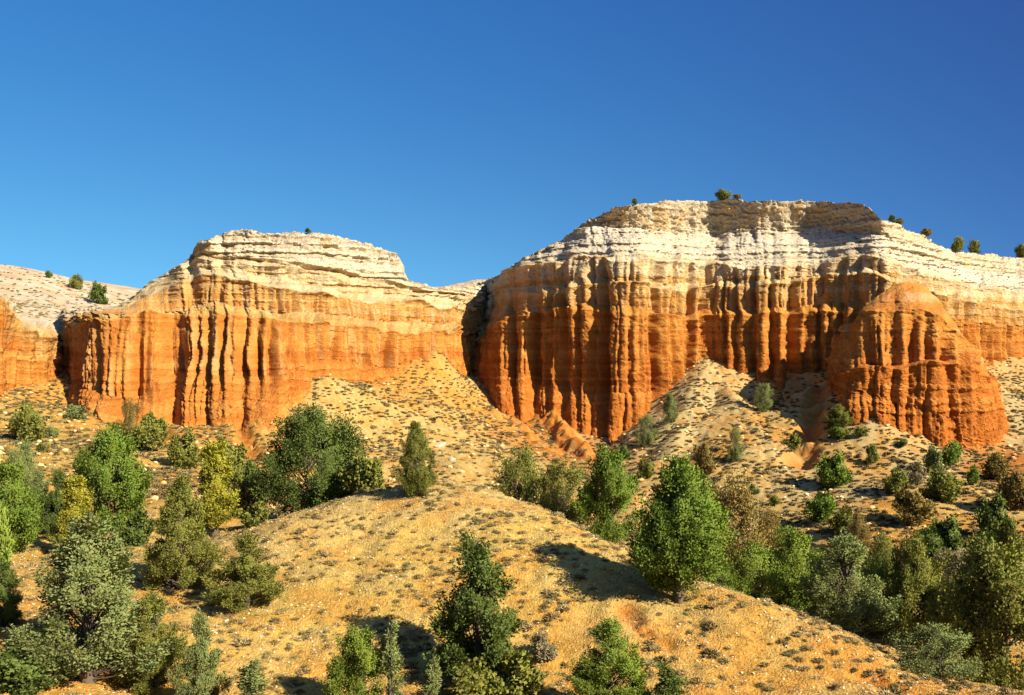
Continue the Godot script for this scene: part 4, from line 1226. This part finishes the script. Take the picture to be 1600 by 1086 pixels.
func stone_mesh(sd: int) -> ArrayMesh:
	rng.seed = sd
	var pts := []
	var rings := 4
	var sides := 7
	var arr := SurfaceTool.new()
	arr.begin(Mesh.PRIMITIVE_TRIANGLES)
	arr.set_smooth_group(-1)
	for j in rings + 1:
		var row := []
		var el := PI * (float(j) / rings - 0.5)
		for i in sides:
			var az := TAU * i / sides
			var r := rng.randf_range(0.72, 1.1) * 0.5
			row.append(Vector3(cos(az) * cos(el) * r, sin(el) * r * 0.62, sin(az) * cos(el) * r * 0.85))
		if j == 0 or j == rings:
			for i in sides: row[i] = Vector3(0, row[0].y, 0)
		pts.append(row)
	for j in rings:
		for i in sides:
			var e := (i + 1) % sides
			for v in [pts[j][i], pts[j][e], pts[j + 1][i], pts[j][e], pts[j + 1][e], pts[j + 1][i]]: arr.add_vertex(v)
	arr.generate_normals()
	return arr.commit()

func scatter(called: String, label: String, category: String, m: Mesh, mat: Material, spots: Array) -> void:
	var mm := MultiMesh.new()
	mm.transform_format = MultiMesh.TRANSFORM_3D
	mm.use_colors = true
	mm.mesh = m
	mm.instance_count = spots.size()
	for i in spots.size():
		mm.set_instance_transform(i, spots[i][0])
		mm.set_instance_color(i, spots[i][1])
	var o := MultiMeshInstance3D.new()
	o.name = numbered(called)
	o.multimesh = mm
	o.material_override = mat
	add_child(o, true)
	tag(o, label, category, "", "stuff")

func plain_mat(called: String, rough: float) -> StandardMaterial3D:
	var m := StandardMaterial3D.new()
	m.resource_name = called
	m.vertex_color_use_as_albedo = true
	m.roughness = rough
	m.metallic_specular = 0.2
	return m

func cover_ground() -> void:
	var near := []; var straw := []; var far := []; var pebbles := []; var rubble := []
	rng.seed = 501
	var dry := [Color(0.33, 0.23, 0.088), Color(0.28, 0.20, 0.078), Color(0.38, 0.28, 0.125), Color(0.27, 0.23, 0.095), Color(0.22, 0.18, 0.07)]
	# on the near hill
	for k in 20000:
		var x := rng.randf_range(-52.0, 56.0); var z := rng.randf_range(-82.0, -34.0)
		var den := 0.5 + 0.9 * n1.get_noise_2d(x * 0.13 + 5.0, z * 0.13) + 0.5 * n2.get_noise_2d(x * 0.5, z * 0.5)
		if rng.randf() > den * 0.85: continue
		var s := rng.randf_range(0.22, 0.66) * (1.6 if rng.randf() < 0.10 else 1.0)
		var b := Basis.from_euler(Vector3(0, rng.randf() * TAU, 0)).scaled(Vector3(s * rng.randf_range(0.9, 1.4), s * rng.randf_range(0.6, 1.0), s * rng.randf_range(0.9, 1.4)))
		near.append([Transform3D(b, Vector3(x, height(x, z) - 0.02, z)), (dry[rng.randi() % 5] as Color) * rng.randf_range(0.8, 1.25)])
	# fine straw between the tufts
	for k in 26000:
		var x := rng.randf_range(-52.0, 56.0); var z := rng.randf_range(-82.0, -34.0)
		if rng.randf() > 0.6 + 0.9 * n1.get_noise_2d(x * 0.21 + 25.0, z * 0.21): continue
		var s := rng.randf_range(0.14, 0.34)
		var b := Basis.from_euler(Vector3(0, rng.randf() * TAU, 0)).scaled(Vector3(s * 1.3, s * rng.randf_range(0.5, 0.9), s * 1.3))
		straw.append([Transform3D(b, Vector3(x, height(x, z) - 0.01, z)), Color(0.46, 0.34, 0.13).lerp(Color(0.36, 0.25, 0.09), rng.randf()) * rng.randf_range(0.85, 1.2)])
	# on the rubble slopes
	for k in 100000:
		var z := rng.randf_range(-230.0, -84.0); var x := rng.randf_range(-0.8, 0.8) * -z
		var y := height(x, z)
		if last_hue == 3: continue
		var den := 0.62 + 0.8 * n1.get_noise_2d(x * 0.05 + 35.0, z * 0.05) + 0.4 * n2.get_noise_2d(x * 0.25, z * 0.25)
		if rng.randf() > den * 0.62: continue
		var s := rng.randf_range(0.5, 1.05) * (1.5 if rng.randf() < 0.06 else 1.0)
		var b := Basis.from_euler(Vector3(0, rng.randf() * TAU, 0)).scaled(Vector3(s * rng.randf_range(0.9, 1.3), s * rng.randf_range(0.6, 1.0), s * rng.randf_range(0.9, 1.3)))
		far.append([Transform3D(b, Vector3(x, y - 0.03, z)), (dry[rng.randi() % 5] as Color) * rng.randf_range(0.5, 0.85)])
	# white hill behind and the white slope of the mesa
	for k in 900:
		var z := rng.randf_range(-330.0, -240.0); var x := rng.randf_range(-0.60, -0.36) * -z
		var s := rng.randf_range(0.7, 1.4)
		far.append([Transform3D(Basis.from_euler(Vector3(0, rng.randf() * TAU, 0)).scaled(Vector3(s, s * 0.8, s)), Vector3(x, height(x, z), z)), dry[rng.randi() % 5]])
	var sh: Dictionary = sheets["mesa"]
	var ver: PackedVector3Array = sh.ver
	var w: int = sh.w
	for k in 420:
		var p := ver[rng.randi_range(238, 284) * w + rng.randi_range(60, w - 20)]
		var s := rng.randf_range(0.4, 0.9)
		far.append([Transform3D(Basis.from_euler(Vector3(0, rng.randf() * TAU, 0)).scaled(Vector3(s, s * 0.8, s)), p), (dry[rng.randi() % 5] as Color) * 0.8])
	# stones
	for k in 60000:
		var x := rng.randf_range(-52.0, 56.0); var z := rng.randf_range(-82.0, -34.0)
		var s := 0.035 + 0.10 * pow(rng.randf(), 5.0)
		var c := Color(0.60, 0.43, 0.20).lerp(Color(0.66, 0.55, 0.36), rng.randf()) * rng.randf_range(0.75, 1.1)
		var b := Basis.from_euler(Vector3(rng.randf() * 0.6, rng.randf() * TAU, rng.randf() * 0.6)).scaled(Vector3(s * 1.3, s, s * 1.3))
		pebbles.append([Transform3D(b, Vector3(x, height(x, z) + 0.1 * s, z)), c])
	for k in 19000:
		var z := rng.randf_range(-215.0, -84.0); var x := rng.randf_range(-0.8, 0.8) * -z
		var y := height(x, z)
		if last_hue == 3: continue
		var s := 0.13 + 0.7 * pow(rng.randf(), 11.0)
		var c := soil(x, z, 0, 0.0).lerp(Color(0.64, 0.54, 0.36), 0.1 + 0.4 * rng.randf())
		var b := Basis.from_euler(Vector3(rng.randf() * 0.6, rng.randf() * TAU, rng.randf() * 0.6)).scaled(Vector3(s * 1.4, s, s * 1.2))
		rubble.append([Transform3D(b, Vector3(x, y + 0.1 * s, z)), c])
	var veg := plain_mat("dry_tuft", 0.9)
	var rk := plain_mat("loose_stone", 0.95)
	print("cover ", near.size(), " ", far.size())
	scatter("scrub", "low dry scrub tufts over the ochre hill", "scrub", tuft_mesh(900, 200, 1.1), veg, near)
	scatter("dry_grass", "thin pale straw growing over the ochre hill", "dry grass", tuft_mesh(902, 60, 1.0), veg, straw)
	scatter("scrub", "dark scrub tufts dotted over the rubble slopes and white ground", "scrub", tuft_mesh(901, 90, 2.2), veg, far)
	scatter("gravel", "pale small stones strewn over the ochre hill", "gravel", stone_mesh(31), rk, pebbles)
	scatter("gravel", "loose rubble on the slopes below the cliffs", "gravel", stone_mesh(32), rk, rubble)
	# slabs fallen from the cap rock
	var slabs := [[687, 696, 30, "largest pale slab lying on the rubble right of the lone upright juniper"], [706, 719, 22, "smaller pale slab below the largest one on the rubble"], [722, 737, 14, "smallest of the three pale slabs on the rubble"], [1208, 722, 9, "whitish boulder on the pale rubble left of the gully"], [1166, 600, 11, "boulder at the foot of the orange pillars"]]
	var sd := 60
	for s in slabs:
		var p := ground_hit(s[0], s[1], 80.0, 240.0)
		var o := put(numbered("boulder"), stone_mesh(sd), rock_plain(), self)
		o.position = p
		var k: float = s[2] * -p.z / FOCAL
		o.scale = Vector3(k, k * 0.45, k * 0.7)
		o.rotation = Vector3(0.25, 0.4 + sd, -0.3)
		tag(o, s[3], "rock", "fallen rocks on the rubble slopes")
		sd += 1

var stone_plain: StandardMaterial3D
func rock_plain() -> StandardMaterial3D:
	if stone_plain == null:
		stone_plain = StandardMaterial3D.new()
		stone_plain.resource_name = "pale_rock"
		stone_plain.albedo_color = Color(0.64, 0.52, 0.36).linear_to_srgb()
		stone_plain.albedo_texture = grain(256, 41, 0.05, 4, 0.7, 1.0)
		stone_plain.uv1_triplanar = true
		stone_plain.uv1_scale = Vector3(0.8, 0.8, 0.8)
		stone_plain.roughness = 0.95
	return stone_plain

func _ready() -> void:
	t0 = Time.get_ticks_msec()
	set_noise(n1, 3, 2)
	set_noise(n2, 17, 3)
	set_noise(n3, 29, 2)
	make_view()
	survey_ground()
	survey_soil()
	stage("survey")
	make_ground()
	stage("ground")
	make_cliffs()
	stage("cliffs")
	make_protos()
	stage("protos")
	plant_trees()
	stage("trees")
	cover_ground()
	stage("cover")
